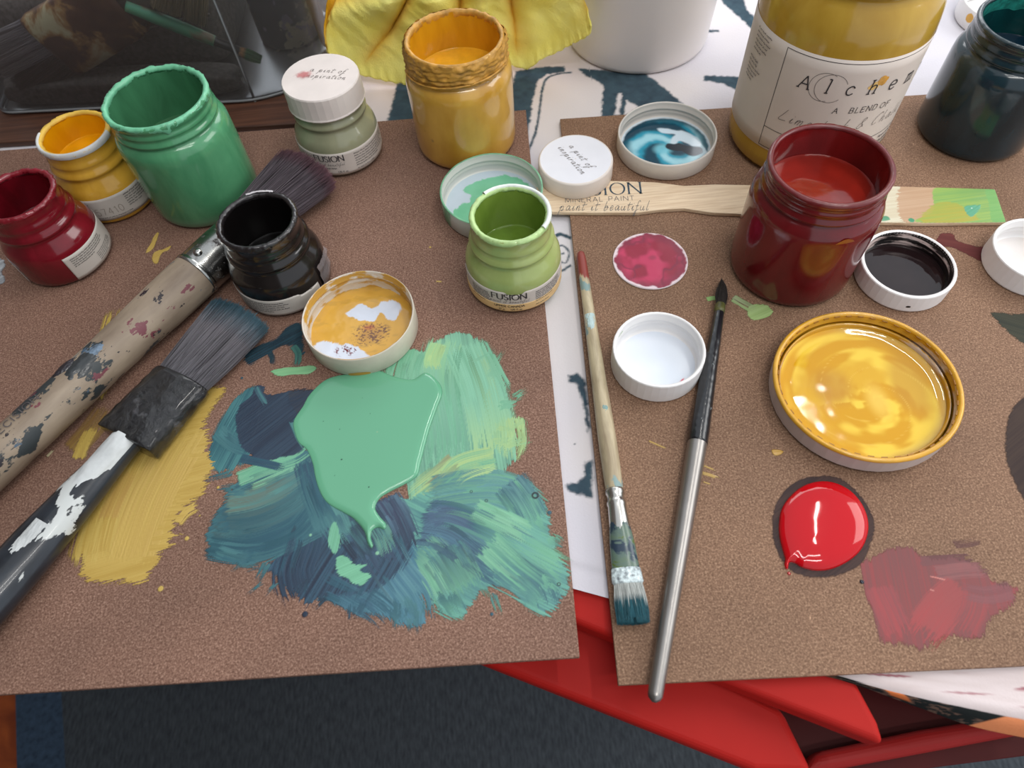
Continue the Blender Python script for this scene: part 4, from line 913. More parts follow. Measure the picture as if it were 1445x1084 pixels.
# black jar: half label with a bite of black paint
def bite(a): return 8.0*float(sm(R(-62), R(-52), a))+1.5*(float(vn(a*30, 1, 4))-.5)*float(sm(R(-70), R(-60), a))
lp = label_patch(BJ, r, R(-170), R(-32), 3.5, 19.5, PAPERD, notch=bite)
tm(lp, r+.05, R(-138), 15.6, 34, 5, 2.1, 1.25, 11); tm(lp, r+.05, R(-132), 5.0, 16, 1, 1.8, 1.0, 12)
CRK = clear('crinkled_film', (225, 222, 222), .35, (170, 160, 160), .12)
V, F = lathe([(34.6, 9), (35.8, 14), (35.0, 20), (36.4, 25), (35, 29)], 26, lambda r, z, a, j: (r+1.6*(float(fbm(a*22, z*.6, 17))-.5), z), a0=R(-26), a1=R(8)); mesh('crinkled_film', V, F, CRK, BJ, False)
# crimson jar
lp = label_patch(RJ, r, R(-60), R(40), 3.5, 25.5, PAPERD)
tm(lp, r+.05, R(-53), 21.6, 30, 5, 1.75, 1.1, 13); tm(lp, r+.05, R(-22), 12.0, 20, 5, 1.5, .9, 14)
V, F = letters('x'.replace('x', 'l'), 1, .1); 
label_patch(RJ, r, R(-172), R(-126), 3.5, 22, PAPERD)
# yellow jar
lp = label_patch(YJ, r, R(-150), R(0), 6, 27, PAPERD)
V, F = letters('57410', 6.2, .09, 'cap', track=.28, align='c'); put_text(lp, V, F, r+.05, R(-76), 11.5, plain('pencil_grey', (150, 142, 132), .6, var=.02), 'stamped_number')
tm(lp, r+.05, R(-50), 23.2, 20, 6, 2.1, 1.3, 15); tm(lp, r+.05, R(-96), 8.4, 44, 1, 1.8, 1.0, 16); tm(lp, r+.05, R(-118), 22, 9, 6, 2.1, 1.3, 17)

# ---- big wax tub with the lettered label
AL = empty('paint_tub', (259.2, 458.4, LF), 0, 'big screw-neck jar of ochre paint with a wide white lettered label behind the maroon jar', 'jar')
AP = [(52, 0), (56.5, 1.5), (59.3, 6), (60, 14), (60, 110), (59, 120), (56.5, 128), (53, 134), (50.5, 137), (50.5, 141), (53, 142.5), (53, 144.5), (51, 146), (51, 152), (52, 153), (51.5, 160), (50, 161)]
AC = paint_mat('ochre_in_tub', (188, 152, 58), (172, 134, 42), .3, 0)
V, F = lathe(AP, 144, cap0=True, cap1=True); mesh('jar_body', V, F, AC, AL)
ra = 60.25; TP = plain('tub_label_paper', (214, 202, 192), .5, var=.02, scale=20)
lp = label_patch(AL, ra, R(-212), R(-20), 22.2, 105.7, TP, seg=110)
rb = ra+.25
def cline(pts, w=.45, mat=INK, name='ruled_line'):
    """thin line on the tub, pts are (degrees, z)"""
    P = []
    for (a0, z0), (a1, z1) in zip(pts[:-1], pts[1:]):
        n = max(2, int(abs(a1-a0)/1.5)); P += [((a0+(a1-a0)*k/n), z0+(z1-z0)*k/n) for k in range(n)]
    P.append(pts[-1]); P = np.array([(R(a)*rb, z) for a, z in P])
    V, F = ribbon(P, w); return mesh(name, on_cyl(V, rb+.1, 0, 0), F, mat, lp, False)
cline([(-146.5, 103.2), (-25, 103.2)]); cline([(-146.5, 103.4), (-146.5, 24)]); cline([(-146.5, 24), (-25, 24)]); cline([(-146.5, 40.5), (-25, 38)])
for ch, a, z in (('A', -128.5, 80.4), ('l', -113.5, 80.6), ('c', -99.5, 80.4), ('h', -85.0, 80.2), ('e', -70.2, 80.0), ('m', -54.5, 79.4), ('y', -39, 79.4)):
    V, F = letters(ch, 9.6 if ch == 'A' else 10.5, .085, 'cap', None, .11, slant=.12, align='c'); V[:, 0] += 0; put_text(lp, V, F, rb, R(a), z)
V, F = letters('A  BLEND', 4.2, .1, 'cap', None, .1, .42, slant=.12); put_text(lp, V, F, rb, R(-105), 65.8)
V, F = letters('OF', 4.2, .1, 'cap', None, .1, .42, slant=.12); put_text(lp, V, F, rb, R(-72.5), 65.3)
V, F = letters('Limestock & Chalk', 9.4, .04, 'script', slant=.35, track=.2); put_text(lp, V, F, rb, R(-137), 51.5, plain('pen_ink', (92, 84, 82), .6, var=.02), 'handwriting')
for cxa, cz, rr_, b0, b1 in ((-111.5, 84, 10.6, 25, 315), (-115.5, 84.4, 10.6, 60, 290)):
    q = np.linspace(R(b0), R(b1), 60); P = np.stack([R(cxa)*rb+rr_*np.cos(q), cz+rr_*np.sin(q)], 1); V, F = ribbon(P, .35); mesh('ring_emblem', on_cyl(V, rb+.1, 0, 0), F, INKG, lp, False)
blob_patch(lp, 'ochre_spot', rb+.12, R(-80), 89.3, .062, 3.6, plain('ochre_spot', (206, 150, 58), .3, coat=.4, var=.15, scale=200), wob=.2, seed=3)
blob_patch(lp, 'ochre_spot', rb+.11, R(-85), 86.3, .055, 2.6, plain('ochre_spot_pale', (222, 184, 112), .4, var=.15, scale=300), wob=.5, seed=8)
tm(lp, rb, R(-178), 100, 15, 6, 3.0, 1.6, 21, INKG); tm(lp, rb, R(-180), 78, 12, 6, 3.0, 1.6, 22, INKG)
V, F = letters('l', 1, .1)
tm(lp, rb, R(-58), 33, 18, 2, 5, 2.6, 23, INKG)

# ================================================================== LIDS
def facets(n): return n
def inside_disc(parent, r, z, fn, mat, name='paint_layer', zf=None):
    V, F, c = disc_paint(fn, r, zf or (lambda x, y: np.full(len(x), z)), 60, 150); return mesh(name, V, F, mat, parent, True, c)
# white tester lid, empty
A = lid('jar_lid', 97.0, 246.4, 29.9, 19.2, 'clean white screw lid lying open side up between the two slim brushes', WHITE, seg=40, flat=True, wall=2.3)
def fnA(x, y):
    c = mixc((232, 236, 244), (222, 230, 240), fbm(x/20, y/20, 2)); k = sm(1.2, .4, np.hypot((x-14-(y+16)*.9)/1.1, (y+16)/2.2)); return mixc(c, (214, 60, 80), k)
inside_disc(A, 27.5, 1.9, fnA, vcol('lid_inside', .3, 0, False), 'inner_face')
GD = plain('green_lid_smudge', (150, 186, 126), .5)
for a, z, da, dz in ((R(205), 17.3, .13, 1.2), (R(143), 15, .10, .9), (R(20), 14, .25, .8)):
    V, F = lathe([(27.5, z-dz), (27.5, z+dz)], 12, lambda r, z_, a_, j: (r-.05, z_+.5*(float(vn(a_*30, j, 5))-.5)), a0=a-da, a1=a+da); mesh('green_smudge', V, [q[::-1] for q in F], GD, A)
# ochre-smeared lid
LB = plain('stained_lid_side', (202, 194, 178), .45, var=.05, scale=50)
t_ = NT('ochre_stained_rim'); co = t_.coord((1, 1, 2.5)); n = t_.noise(co, 50, 4); t_.base(t_.ramp(n, [(.46, L4((196, 150, 62))), (.52, L4((214, 206, 194)))])); t_.set(.35, 0, .2)
Bd = lid('jar_lid', -100.9, 298.4, 38.9, 19.4, 'white lid smeared inside with ochre and maroon, lying above the mint puddle', LB, wall=1.3, innerm=t_.m)
def fnB(x, y):
    n = fbm(x/9, y/9, 12, 4); c = mixc((206, 158, 66), (226, 176, 76), n)
    c = mixc(c, (190, 150, 70), sm(.6, .7, fbm(x/14, y/5, 14))*.5)
    w1 = sdf(catmull([(-9, 18), (-2, 22), (6, 17), (14, 22), (22, 22), (27, 14), (22, 4), (16, 7), (12, 13), (8, 5), (0, 6), (-8, 10), (-13, 14)], 5, True), x, y)+3*(fbm(x/3, y/3, 15)-.5)
    w2 = sdf(catmull([(-36, -12), (-26, -8), (-16, -12), (-8, -13), (0, -20), (6, -26), (0, -29), (-8, -34), (-20, -32), (-30, -24)], 5, True), x, y)+3.5*(fbm(x/3, y/3, 16)-.5)
    c = mixc(c, (214, 222, 236), sm(-.3, .4, w1)); c = mixc(c, (212, 220, 234), sm(-.3, .4, w2))
    d = np.hypot((x-6)/15, (y+6)/11); sp = sm(.52, .6, fbm(x/1.1, y/1.1, 18, 3))*sm(1.1, .7, d)
    c = mixc(c, (120, 62, 66), sm(1, .2, d)*.35); c = mixc(c, (82, 48, 54), sp*.8); c = mixc(c, (170, 70, 60), sm(.9, .2, np.hypot((x-4)/7, (y+0)/4))*.5)
    sp2 = sm(.6, .66, fbm(x/1.0, y/1.0, 19, 3))*sm(1, .6, np.hypot((x+11)/11, (y+18)/6)); return mixc(c, (110, 30, 40), sp2)
inside_disc(Bd, 37.4, 2, fnB, vcol('ochre_in_lid', .18, .5, False, .2, 250), zf=lambda x, y: 2.2+1.0*fbm(x/9, y/9, 12, 3))
blob_patch(Bd, 'ochre_drip', 39.0, R(-92), 2.5, .2, 2.2, plain('ochre_drip', (196, 146, 54), .3, coat=.3))
# swirled teal lid
LW = plain('cream_lid_side', (214, 208, 200), .4, var=.02)
Sw = lid('jar_lid', 145.5, 457.8, 39.9, 15.5, 'white lid with a teal and white paint swirl, above the stir stick', LW, wall=1.6)
def fnS(x, y):
    X = x/36; Y = y/36; dx = X-.05; dy = Y+.12; rr = np.hypot(dx, dy); th = np.arctan2(dy, dx)
    s_ = .5+.5*np.sin(2.0*th-7.5*rr+2.2*(fbm(X*2.2, Y*2.2, 22)-.5)+1.6)
    c = mixc((10, 62, 82), (40, 150, 176), sm(.1, .6, s_)); c = mixc(c, (160, 214, 226), sm(.55, .98, s_+.25*(fbm(X*3, Y*3, 23)-.5)))
    c = mixc(c, (12, 58, 76), sm(.72, .95, np.hypot(X, Y)+.15*(fbm(X*3, Y*3, 29)-.5))*.85)
    c = mixc(c, (120, 196, 212), sm(.3, .1, np.hypot(dx+.12, (dy-.02)*1.2))*.9)
    wp = sdf(catmull([(-.06, .62), (.12, .62), (.34, .5), (.5, .46), (.7, .3), (.84, .08), (.78, -.14), (.62, -.12), (.5, .02), (.36, .1), (.26, .0), (.14, .08), (.2, .26), (.3, .36), (.1, .42), (-.02, .48)], 5, True), X, Y)
    c = mixc(c, (206, 224, 234), sm(-.02, .04, wp+.05*(fbm(X*5, Y*5, 24)-.5)))
    dp = sdf(catmull([(0, .0), (.08, .08), (.22, .04), (.34, .06), (.46, -.04), (.62, -.1), (.8, -.16), (.8, -.34), (.6, -.44), (.44, -.38), (.34, -.24), (.16, -.2), (.02, -.1)], 5, True), X, Y)
    c = mixc(c, (16, 34, 48), sm(-.02, .03, dp)); return mixc(c, (210, 224, 232), sm(.94, 1.0, np.hypot(X, Y)+.05*(fbm(X*8, Y*8, 30)-.5)))
inside_disc(Sw, 37.6, 2, fnS, vcol('teal_in_lid', .12, .1, False))
# black tester lid
t_ = NT('black_streaked_rim'); co = t_.coord((1, 1, 7), rot=(0, .1, 0)); n = t_.noise(co, 40, 4); t_.base(t_.ramp(n, [(.5, L4((24, 18, 18))), (.56, L4((206, 186, 180)))])); t_.set(.3, 0, .3)
Bl = lid('jar_lid', 281.6, 299.6, 31.6, 15.4, 'white lid holding a pool of black paint, right of the maroon jar', WHITE, seg=40, flat=True, wall=2.6, innerm=t_.m)
V, F = lathe([(31.6-1.3, 15.42), (31.6-2.5, 15.3), (31.6-2.6, 13.8)], 80); mesh('clean_lip', V, F, WHITE, Bl)
inside_disc(Bl, 29.0, 3, lambda x, y: mixc((30, 18, 20), (40, 28, 28), fbm(x/9, y/9, 2)), vcol('black_in_lid', .05, .3, False), zf=lambda x, y: 3.0+.5*sm(.8, 1.0, np.hypot(x, y)/29)+.25*fbm(x/12, y/12, 5))
blob_patch(Bl, 'black_fleck', 31.6, R(-105), 6, .05, 1.0, BKI)
# green-splashed lid
t_ = NT('green_splashed_plastic'); co = t_.coord((1, 1, .35)); n = t_.noise(co, 34, 4); t_.base(t_.ramp(n, [(.36, L4((110, 168, 130))), (.43, L4((204, 208, 200)))])); t_.set(.35)
t2_ = NT('grey_white_rim'); co = t2_.coord(); n = t2_.noise(co, 34, 4); t2_.base(t2_.ramp(n, [(.33, L4((120, 178, 140))), (.37, L4((206, 208, 202)))])); t2_.set(.35)
Gd = lid('jar_lid', -1.5, 410.6, 40.0, 17.5, 'white lid with mint green paint inside, tucked behind the small leaf green jar', t_.m, wall=1.3, innerm=t2_.m)
def fnG(x, y):
    m = sdf(catmull([(-30, -26), (-32, -8), (-24, 2), (-18, 4), (-18, 12), (-22, 18), (-12, 26), (0, 30), (14, 30), (26, 22), (32, 8), (30, -10), (10, -34), (-14, -34)], 5, True), x, y)+5*(fbm(x/4, y/4, 25)-.5)
    c = mixc((196, 208, 220), (186, 202, 210), fbm(x/10, y/10, 2)); return mixc(c, mixc((104, 180, 140), (130, 200, 164), fbm(x/8, y/8, 26)), sm(-.4, .4, m))
inside_disc(Gd, 38.2, 2, fnG, vcol('mint_in_lid', .3, .3, False, .15, 300))
V, F = lathe([(40.1, 17.2), (39.6, 17.9), (38.7, 17.4)], 120, lambda r, z, a, j: (r, z+.1*math.sin(a*9))); mesh('green_edge', V, F, plain('green_edge', (118, 172, 138), .4, var=.2, scale=60), Gd)
# upside-down white lid
Up = empty('jar_lid', (67.2, 433.6, 3.6), 0, 'white lid lying top side up on the left end of the stir stick', 'lid')
V, F = lathe([(27.5, 0), (29.4, .2), (29.8, 1), (29.6, 13.6), (29.1, 14.6), (28.2, 15.0)], 90, cap0=True, cap1=True); uo = mesh('skirt', V, F, plain('cream_white_lid', (224, 214, 206), .4, var=.015), Up)
V, F = lathe([(28.0, 15.0), (.5, 15.05)], 80); mesh('top_face', V, F, plain('bluish_white_top', (230, 231, 238), .4, var=.01), Up)
V1, F1 = letters('a pint of', 6.4, .055, 'script', slant=.3, align='c'); V2, F2 = letters('inspiration', 6.4, .055, 'script', slant=.3, align='c')
V, F = join([(V1+np.array([0, 3.8]), F1), (V2-np.array([0, 4.6]), F2)]); mesh('lettering', on_plane(V, (-1, 0), R(-66), 15.25), F, INKG, Up, False)
# far right white lid
q = at(1402, 352, 16); Fr = lid('jar_lid', q[0]+29.5, q[1]-5, 30, 17, 'white lid cut off by the right edge of the photo, below the painted stick end', WHITE, seg=40, flat=True, wall=2.4)
inside_disc(Fr, 27.5, 1.9, lambda x, y: mixc((228, 226, 226), (222, 214, 208), fbm(x/16, y/16, 8)), vcol('lid_inside', .3, 0, False), 'inner_face')
# gold lid
GOLD = plain('ochre_coated_rim', (214, 160, 44), .3, coat=.4, var=.08, scale=60)
t_ = NT('gold_streaked_rim'); co = t_.coord((1, 1, 5)); n = t_.noise(co, 26, 4); t_.base(t_.ramp(n, [(.34, L4((206, 186, 170))), (.41, L4((190, 136, 28))), (.7, L4((214, 162, 50)))])); t_.set(.2, 0, .5)
Cg = lid('jar_lid', 219.6, 208.0, 55.2, 14.6, 'very wide lid brimming with golden yellow paint on the right board', plain('greyed_white_skirt', (196, 182, 176), .4, var=.05, scale=20), seg=44, flat=True, wall=2.6, innerm=t_.m, tilt=(R(-1.2), R(-2.4), 1.9))
def gfn(r, z, a, j): return (r, z)
V, F = lathe([(55.3, 13.2), (55.5, 14.2), (55.0, 15.2), (54.0, 15.6), (52.8, 15.2), (52.3, 14)], 150, lambda r, z, a, j: (r+.25*(float(fbm(a*12, j, 7))-.5), z+.3*(float(fbm(a*10, 1, 6))-.5))); mesh('gold_rim', V, F, GOLD, Cg)
prt = []
for k in range(44):
    a = 2*PI*k/44; V, F = box(-1.7, 1.7, -.55, .55, 0, .7); V = np.array(V); c_, s_ = math.cos(a+PI/2), math.sin(a+PI/2)
    V = np.stack([52.1*math.cos(a)+V[:, 0]*c_-V[:, 1]*s_, 52.1*math.sin(a)+V[:, 0]*s_+V[:, 1]*c_, 13.6+V[:, 2]], 1); prt.append((V, F))
V, F = join(prt); mesh('grip_notches', V, F, plain('dark_ochre_notch', (150, 100, 16), .4), Cg, False)
V, F = lathe([(51.0, 7), (50.2, 9.2), (49.2, 7.6), (49.0, 4.6)], 120); mesh('inner_bead', V, F, t_.m, Cg)
def fnC(x, y):
    X = x/50; Y = y/50; rr = np.hypot(X, Y); dx = X-.1; dy = Y+.15; th = np.arctan2(dy, dx); r2 = np.hypot(dx, dy)
    st = fbm(th*1.3+r2*1.2, r2*6, 27, 3); lo = fbm(X*2+4, Y*2, 28, 3)
    c = mixc((212, 156, 20), (238, 202, 70), sm(.38, .62, st)); c = mixc(c, (210, 154, 20), sm(.5, .68, lo)*.7)
    c = mixc(c, (190, 134, 46), sm(.35, .1, np.hypot(X+.33, (Y-.1)*.9))*.7); c = mixc(c, (192, 140, 44), sm(.5, .2, np.hypot((X-.6)*1.6, Y*.8))*.7)
    c = mixc(c, (236, 196, 84), sm(.3, .05, np.hypot((dx-.05)*1.5, dy*.8+.02))*.9); c = mixc(c, (196, 166, 96), sm(.86, .98, rr)*.6*sm(-.4, .4, X))
    sc_ = sm(.06, .0, np.abs(np.sin(9*(r2+.16*th))))*sm(.15, .3, r2)*sm(.9, .7, r2)*.35; return mixc(c, (240, 206, 100), sc_)
inside_disc(Cg, 49.6, 4, fnC, vcol('gold_in_lid', .06, .15, False), zf=lambda x, y: 4.6+.5*(fbm(x/16, y/16, 9, 2)-.5)+.9*sm(.86, 1, np.hypot(x, y)/49.6))
# white lid behind the dark teal jar
q = at(1400, 30, -3); Bh = lid('jar_lid', q[0]+8, q[1]+2, 40, 18, 'white lid with an ochre dab, mostly hidden behind the dark teal jar', WHITE, wall=2, lift=-3.2)
blob_patch(Bh, 'ochre_dab', 40.1, R(-165), 11, .1, 4, GOLD)
# pink seal disc
Dk = empty('seal_disc', (110.4, 336.8, .2), 0, 'round paper jar seal coated in crumpled pink paint', 'seal disc')
V, F = lathe([(26.4, 0), (27.4, .1), (27.4, .9), (26.8, 1.1)], 100, cap0=True); mesh('paper_edge', V, F, plain('white_seal_paper', (232, 222, 224), .5), Dk)
def fnD(x, y):
    rr = np.hypot(x, y)/27; v1 = np.abs(fbm(x/19+3, y/19, 33, 3)-.5)*2; v2 = np.abs(fbm(x/9, y/9, 34, 2)-.5)*2
    c = mixc((150, 14, 50), (196, 48, 90), sm(.35, .65, fbm(x/12, y/12, 35, 3))); c = mixc(c, (132, 24, 58), sm(.09, .0, v1)*.95); c = mixc(c, (160, 30, 66), sm(.05, .0, v2)*.5)
    c = mixc(c, (128, 30, 56), sm(.66, .95, rr+.3*(fbm(x/8, y/8, 36)-.5))*.8); c = mixc(c, (234, 214, 220), sm(.95, 1.0, rr+.16*(fbm(x/5, y/5, 37)-.5)+.03*(x < 0))); return mixc(c, (120, 40, 60), sm(.25, .05, np.hypot((x-2)/18, (y-2)/14))*.5)
inside_disc(Dk, 27.0, 1, fnD, vcol('pink_seal', .25, .4, False), 'pink_paint', zf=lambda x, y: 1.1+.9*np.abs(fbm(x/19+3, y/19, 33, 3)-.5))

# ================================================================== STIR STICK
WOOD = NT('pale_stick_wood'); co = WOOD.coord((.12, 2.2, 1), rot=(0, 0, -.11)); WOOD.base(WOOD.ramp(WOOD.noise(co, 260, 4, .6, .3), [(.3, L4((204, 176, 144))), (.6, L4((226, 204, 174)))])); WOOD.set(.6)
zt = 3.5
up_ = [(757, 263), (775, 256), (860, 255), (925, 257), (965, 262), (1010, 260), (1060, 261), (1265, 263), (1404, 267)]
lo_ = [(1420, 314), (1300, 315), (1240, 314), (1050, 302), (1005, 300), (965, 294), (930, 296), (900, 300), (830, 300), (780, 299), (760, 292)]
outl = [tuple(at(a, b, zt)[:2]) for a, b in up_+lo_]; cs = np.mean(outl, 0)
V, F = prism([(p[0]-cs[0], p[1]-cs[1]) for p in outl], 0, zt-.3); st = empty('stir_stick', (cs[0], cs[1], .3), 0, 'pale wooden paint stir stick with a green and yellow painted end', 'stir stick')
bevel(mesh('wooden_blade', V, F, WOOD.m, st, False), .5, 2)
f = Film((1225, 255, 1430, 325), .4, zt)
f.region([(1228, 264), (1276, 263), (1280, 285), (1276, 312), (1228, 311)], (236, 230, 204), (226, 214, 184), 110, 2, 5, .6, h=.05)
f.region([(1272, 264), (1330, 265), (1326, 314), (1274, 312)], (214, 180, 148), (204, 166, 132), 111, 2, 5, .6, h=.05)
f.region([(1322, 265), (1404, 268), (1420, 313), (1296, 314), (1318, 296)], (136, 182, 104), (164, 196, 100), 112, 2, 3, 1.5, h=.08)
f.region([(1300, 314), (1322, 286), (1352, 288), (1372, 300), (1378, 313)], (196, 178, 72), (170, 184, 84), 113, 2, 5, 1.2, h=.04, al=.85)
f.region([(1390, 268), (1404, 268), (1420, 313), (1400, 313), (1396, 290)], (120, 186, 104), (140, 196, 116), 114, 2, 2, 1, h=.04, al=.8)
f.region([(1362, 292), (1372, 290), (1384, 290), (1378, 300), (1370, 306), (1362, 298)], (110, 186, 150), None or (100, 176, 140), 115, 30, 2, .8, h=.15)
f.dot((1371, 294), .5, (220, 240, 230)); f.dot((1286, 311), 2.2, (80, 160, 120)); f.region([(1240, 308), (1250, 305), (1256, 310), (1244, 312)], (110, 180, 140), (90, 160, 120), 116, 0, 1, h=.05)
P = np.array(outl); ins = sdf(P, f.X, f.Y); f.a *= sm(-.1, .3, ins-.1)
o = f.build('painted_end', SATIN, .03); o.parent = st; o.matrix_parent_inverse = Matrix.Translation(-Vector((cs[0], cs[1], .3))*.001)
def text_span(txt, pa, pb, z, font, weight, thin=None, serif=0, track=.18, slant=0, mat=INK, parent=None, name='lettering', hgt=None):
    a = at(*pa, z)[:2]; b = at(*pb, z)[:2]; L = np.linalg.norm(b-a)
    V, F = letters(txt, 1, weight, font, thin, serif, track, slant)
    s_ = L/V[:, 0].max(); V = V*np.array([s_, hgt or s_]); V = on_plane(V, a, math.atan2(*(b-a)[::-1]), z)
    if parent: V = V-np.array([parent.location.x, parent.location.y, 0])*1000-np.array([0, 0, parent.location.z*1000])
    return mesh(name, V, F, mat, parent, False)
text_span('FUSION', (796, 277), (907, 273), zt+.12, 'cap', .11, .045, .1, .26, parent=st, mat=INKB)
text_span('MINERAL PAINT', (798, 286), (895, 282.5), zt+.12, 'cap', .1, None, 0, .3, parent=st, mat=INKG)
text_span('paint it beautiful', (789, 297), (918, 296.5), zt+.12, 'script', .045, slant=.35, parent=st, mat=INKB, name='script_lettering', hgt=11)

# ================================================================== BRUSHES
def frame(name, P0, P1, label, roll=0, cat='paintbrush'):
    P0 = np.array(P0, float); P1 = np.array(P1, float); x = (P1-P0)/np.linalg.norm(P1-P0); y = np.cross([0, 0, 1.], x); y /= np.linalg.norm(y); z = np.cross(x, y)
    M = Matrix(((x[0], y[0], z[0], P0[0]*.001), (x[1], y[1], z[1], P0[1]*.001), (x[2], y[2], z[2], P0[2]*.001), (0, 0, 0, 1)))
    o = bpy.data.objects.new(name, None); C.objects.link(o); o.empty_display_size = .01; o.matrix_world = M; tag(o, label, cat); return o, np.linalg.norm(P1-P0)
def xlathe(prof, seg=48, fn=None, cap=True):
    """prof: x, half width y, half height z, z offset"""
    V = []; n = len(prof)
    for j, p in enumerate(prof):
        x, ry, rz = p[:3]; zo = p[3] if len(p) > 3 else 0
        for i in range(seg):
            a = 2*PI*i/seg; k = 1 if fn is None else fn(x, a)
            e_ = p[4] if len(p) > 4 else 1.0
            cy = math.copysign(abs(math.cos(a))**e_, math.cos(a)); cz = math.copysign(abs(math.sin(a))**e_, math.sin(a))
            V.append((x, ry*cy*k, zo+rz*cz*k))
    F = [(j*seg+i, (j+1)*seg+i, (j+1)*seg+(i+1) % seg, j*seg+(i+1) % seg) for j in range(n-1) for i in range(seg)]
    F = [q[::-1] for q in F]
    if cap: F += [tuple(range(seg))[::-1], tuple(range((n-1)*seg, n*seg))]
    return np.array(V), F
def dense(prof, step=3):
    prof = np.array([tuple(p)+(0,)*(4-len(p)) for p in prof], float); xs_ = np.arange(prof[0, 0], prof[-1, 0], step); xs_ = np.append(xs_, prof[-1, 0])
    k = catmull(prof, 12); return [tuple([x]+[float(np.interp(x, k[:, 0], k[:, i])) for i in (1, 2, 3)]) for x in xs_]
def hairs(n, x0, len_fn, root, tip, r0, c_fn, seed=1, droop=0, jitter=1.0, clump=9):
    """root/tip: (half width, half height); each hair a tapered three-sided strand"""
    rs = np.random.RandomState(seed); V = []; F = []; Cc = []; k = 0
    cl = rs.uniform(-1, 1, (clump, 2))*.8
    for _ in range(n):
        a = rs.uniform(0, 2*PI); q = math.sqrt(rs.uniform(.25, 1)); u, v = q*math.cos(a), q*math.sin(a)
        j = int(rs.randint(clump)); d = [(u-c[0])**2+(v-c[1])**2 for c in cl]; j = int(np.argmin(d))
        ut = u+(cl[j][0]-u)*.22+rs.normal(0, .035)*jitter; vt = v+(cl[j][1]-v)*.22+rs.normal(0, .035)*jitter
        L = len_fn(ut, vt)*(1+rs.normal(0, .018)*jitter); bend = rs.normal(0, .5, 2)*jitter; shade = rs.uniform(.6, 1.3)*(.85+.3*((j*37) % 10)/10)
        m = 6
        for s_ in range(m+1):
            t = s_/m; w_ = t**1.1
            x = x0+L*t; y = (u*root[0])*(1-w_)+(ut*tip[0])*w_+bend[0]*math.sin(t*PI); z = (v*root[1])*(1-w_)+(vt*tip[1])*w_+bend[1]*math.sin(t*PI)+droop*t*t
            rr = r0*(1-.75*t**3)
            for g in range(3): b_ = 2*PI*g/3; V.append((x, y+rr*math.cos(b_), z+rr*math.sin(b_)))
            c = c_fn(t, ut, vt, rs); Cc += [tuple(c*shade)+(1,)]*3
        for s_ in range(m):
            for g in range(3): a_ = k+s_*3+g; b_ = k+s_*3+(g+1) % 3; F.append((a_, b_, b_+3, a_+3))
        k += 3*(m+1)
    return np.array(V), np.array(F), np.array(Cc)
HAIR = vcol('bristle_hair', .45, 0, False)
# ---- thick round brush
t = NT('worn_beech_with_paint'); co = t.coord((.35, 1.3, 1.3)); n0 = t.noise(co, 60, 4)
b_ = t.ramp(n0, [(.3, L4((122, 106, 90))), (.7, L4((160, 144, 124)))])
for sc_, lo, c_, sd in ((48, .585, (50, 56, 58), 0), (95, .635, (34, 28, 34), 3), (60, .64, (112, 58, 66), 7), (70, .655, (72, 92, 110), 11)):
    cc2 = t.coord((.6, 1, 1)); mp = t.n('ShaderNodeMapping'); mp.inputs['Location'].default_value = (sd, sd*.7, 0); t.l(cc2, mp.inputs[0])
    q = t.noise(mp.outputs[0], sc_, 5, .62); b_ = t.mix(thr(t, q, lo, lo+.015), b_, L4(c_))
t.base(b_); t.set(.5); t.bump(t.noise(co, 120, 4), .25, .0006); BEECH = t.m
P0 = at(-60, 702, 16.5); P1 = at(443, 233, 18.5); rb_, Ln = frame('round_paintbrush', P0, P1, 'thick round brush with a worn beech handle, steel ferrule and brown-black bristles')
xf = float(np.linalg.norm(at(260, 381, 16)-P0)); xb = xf+47
V, F = xlathe(dense([(-60, 14.2, 14.2), (0, 14.4, 14.4), (xf*.35, 14.6, 14.6), (xf*.62, 15.0, 15.0), (xf*.85, 16.6, 16.6), (xf-6, 17.2, 17.2), (xf+2, 16.6, 16.6)], 4), 56, lambda x, a: 1+.03*(float(fbm(x/14, a*2, 3))-.5)); hb = mesh('handle', V, F, BEECH, rb_)
# painted word along the handle
def on_handle(V, x0, r, a0):   # text runs along +x on the top of the handle, letters upright seen from above
    a = a0-V[:, 1]/r; return np.stack([x0+V[:, 0], -r*np.sin(a-PI/2)*0+r*np.cos(a), r*np.sin(a)], 1)
t4 = NT('blue_grey_dab'); co = t4.coord(); t4.base(t4.ramp(t4.noise(co, 160, 4), [(.4, L4((40, 44, 50))), (.6, L4((78, 86, 94)))])); t4.set(.4); t4.bump(t4.noise(co, 200, 4), .5, .001)
STEEL = NT('stained_steel'); co = STEEL.coord(); sp = STEEL.noise(co, 150, 5, .65); STEEL.base(STEEL.ramp(sp, [(.5, L4((176, 176, 172))), (.62, L4((150, 148, 144))), (.66, L4((50, 44, 42)))])); STEEL.set(.25, 1); 
mr = STEEL.ramp(sp, [(.6, (1, 1, 1, 1)), (.66, (.1, .1, .1, 1))]); STEEL.l(mr, STEEL.b.inputs['Metallic'])
V, F = xlathe([(xf-1, 16.9, 16.9), (xf-.5, 17.5, 17.5), (xf+2, 17.6, 17.6), (xf+2.6, 17.0, 17.0), (xf+4, 17.0, 17.0), (xf+25, 17.2, 17.0), (xb-3, 17.2, 16.6), (xb-2, 17.6, 17.0), (xb, 17.5, 16.8), (xb+.3, 17, 16)], 72); fo = mesh('ferrule', V, F, STEEL.m, rb_)
Vr, Fr_ = lathe([(3.2, 0), (3.0, 1.0), (2.0, 1.9), (.6, 2.3)], 24, cap1=True); a_ = R(100)
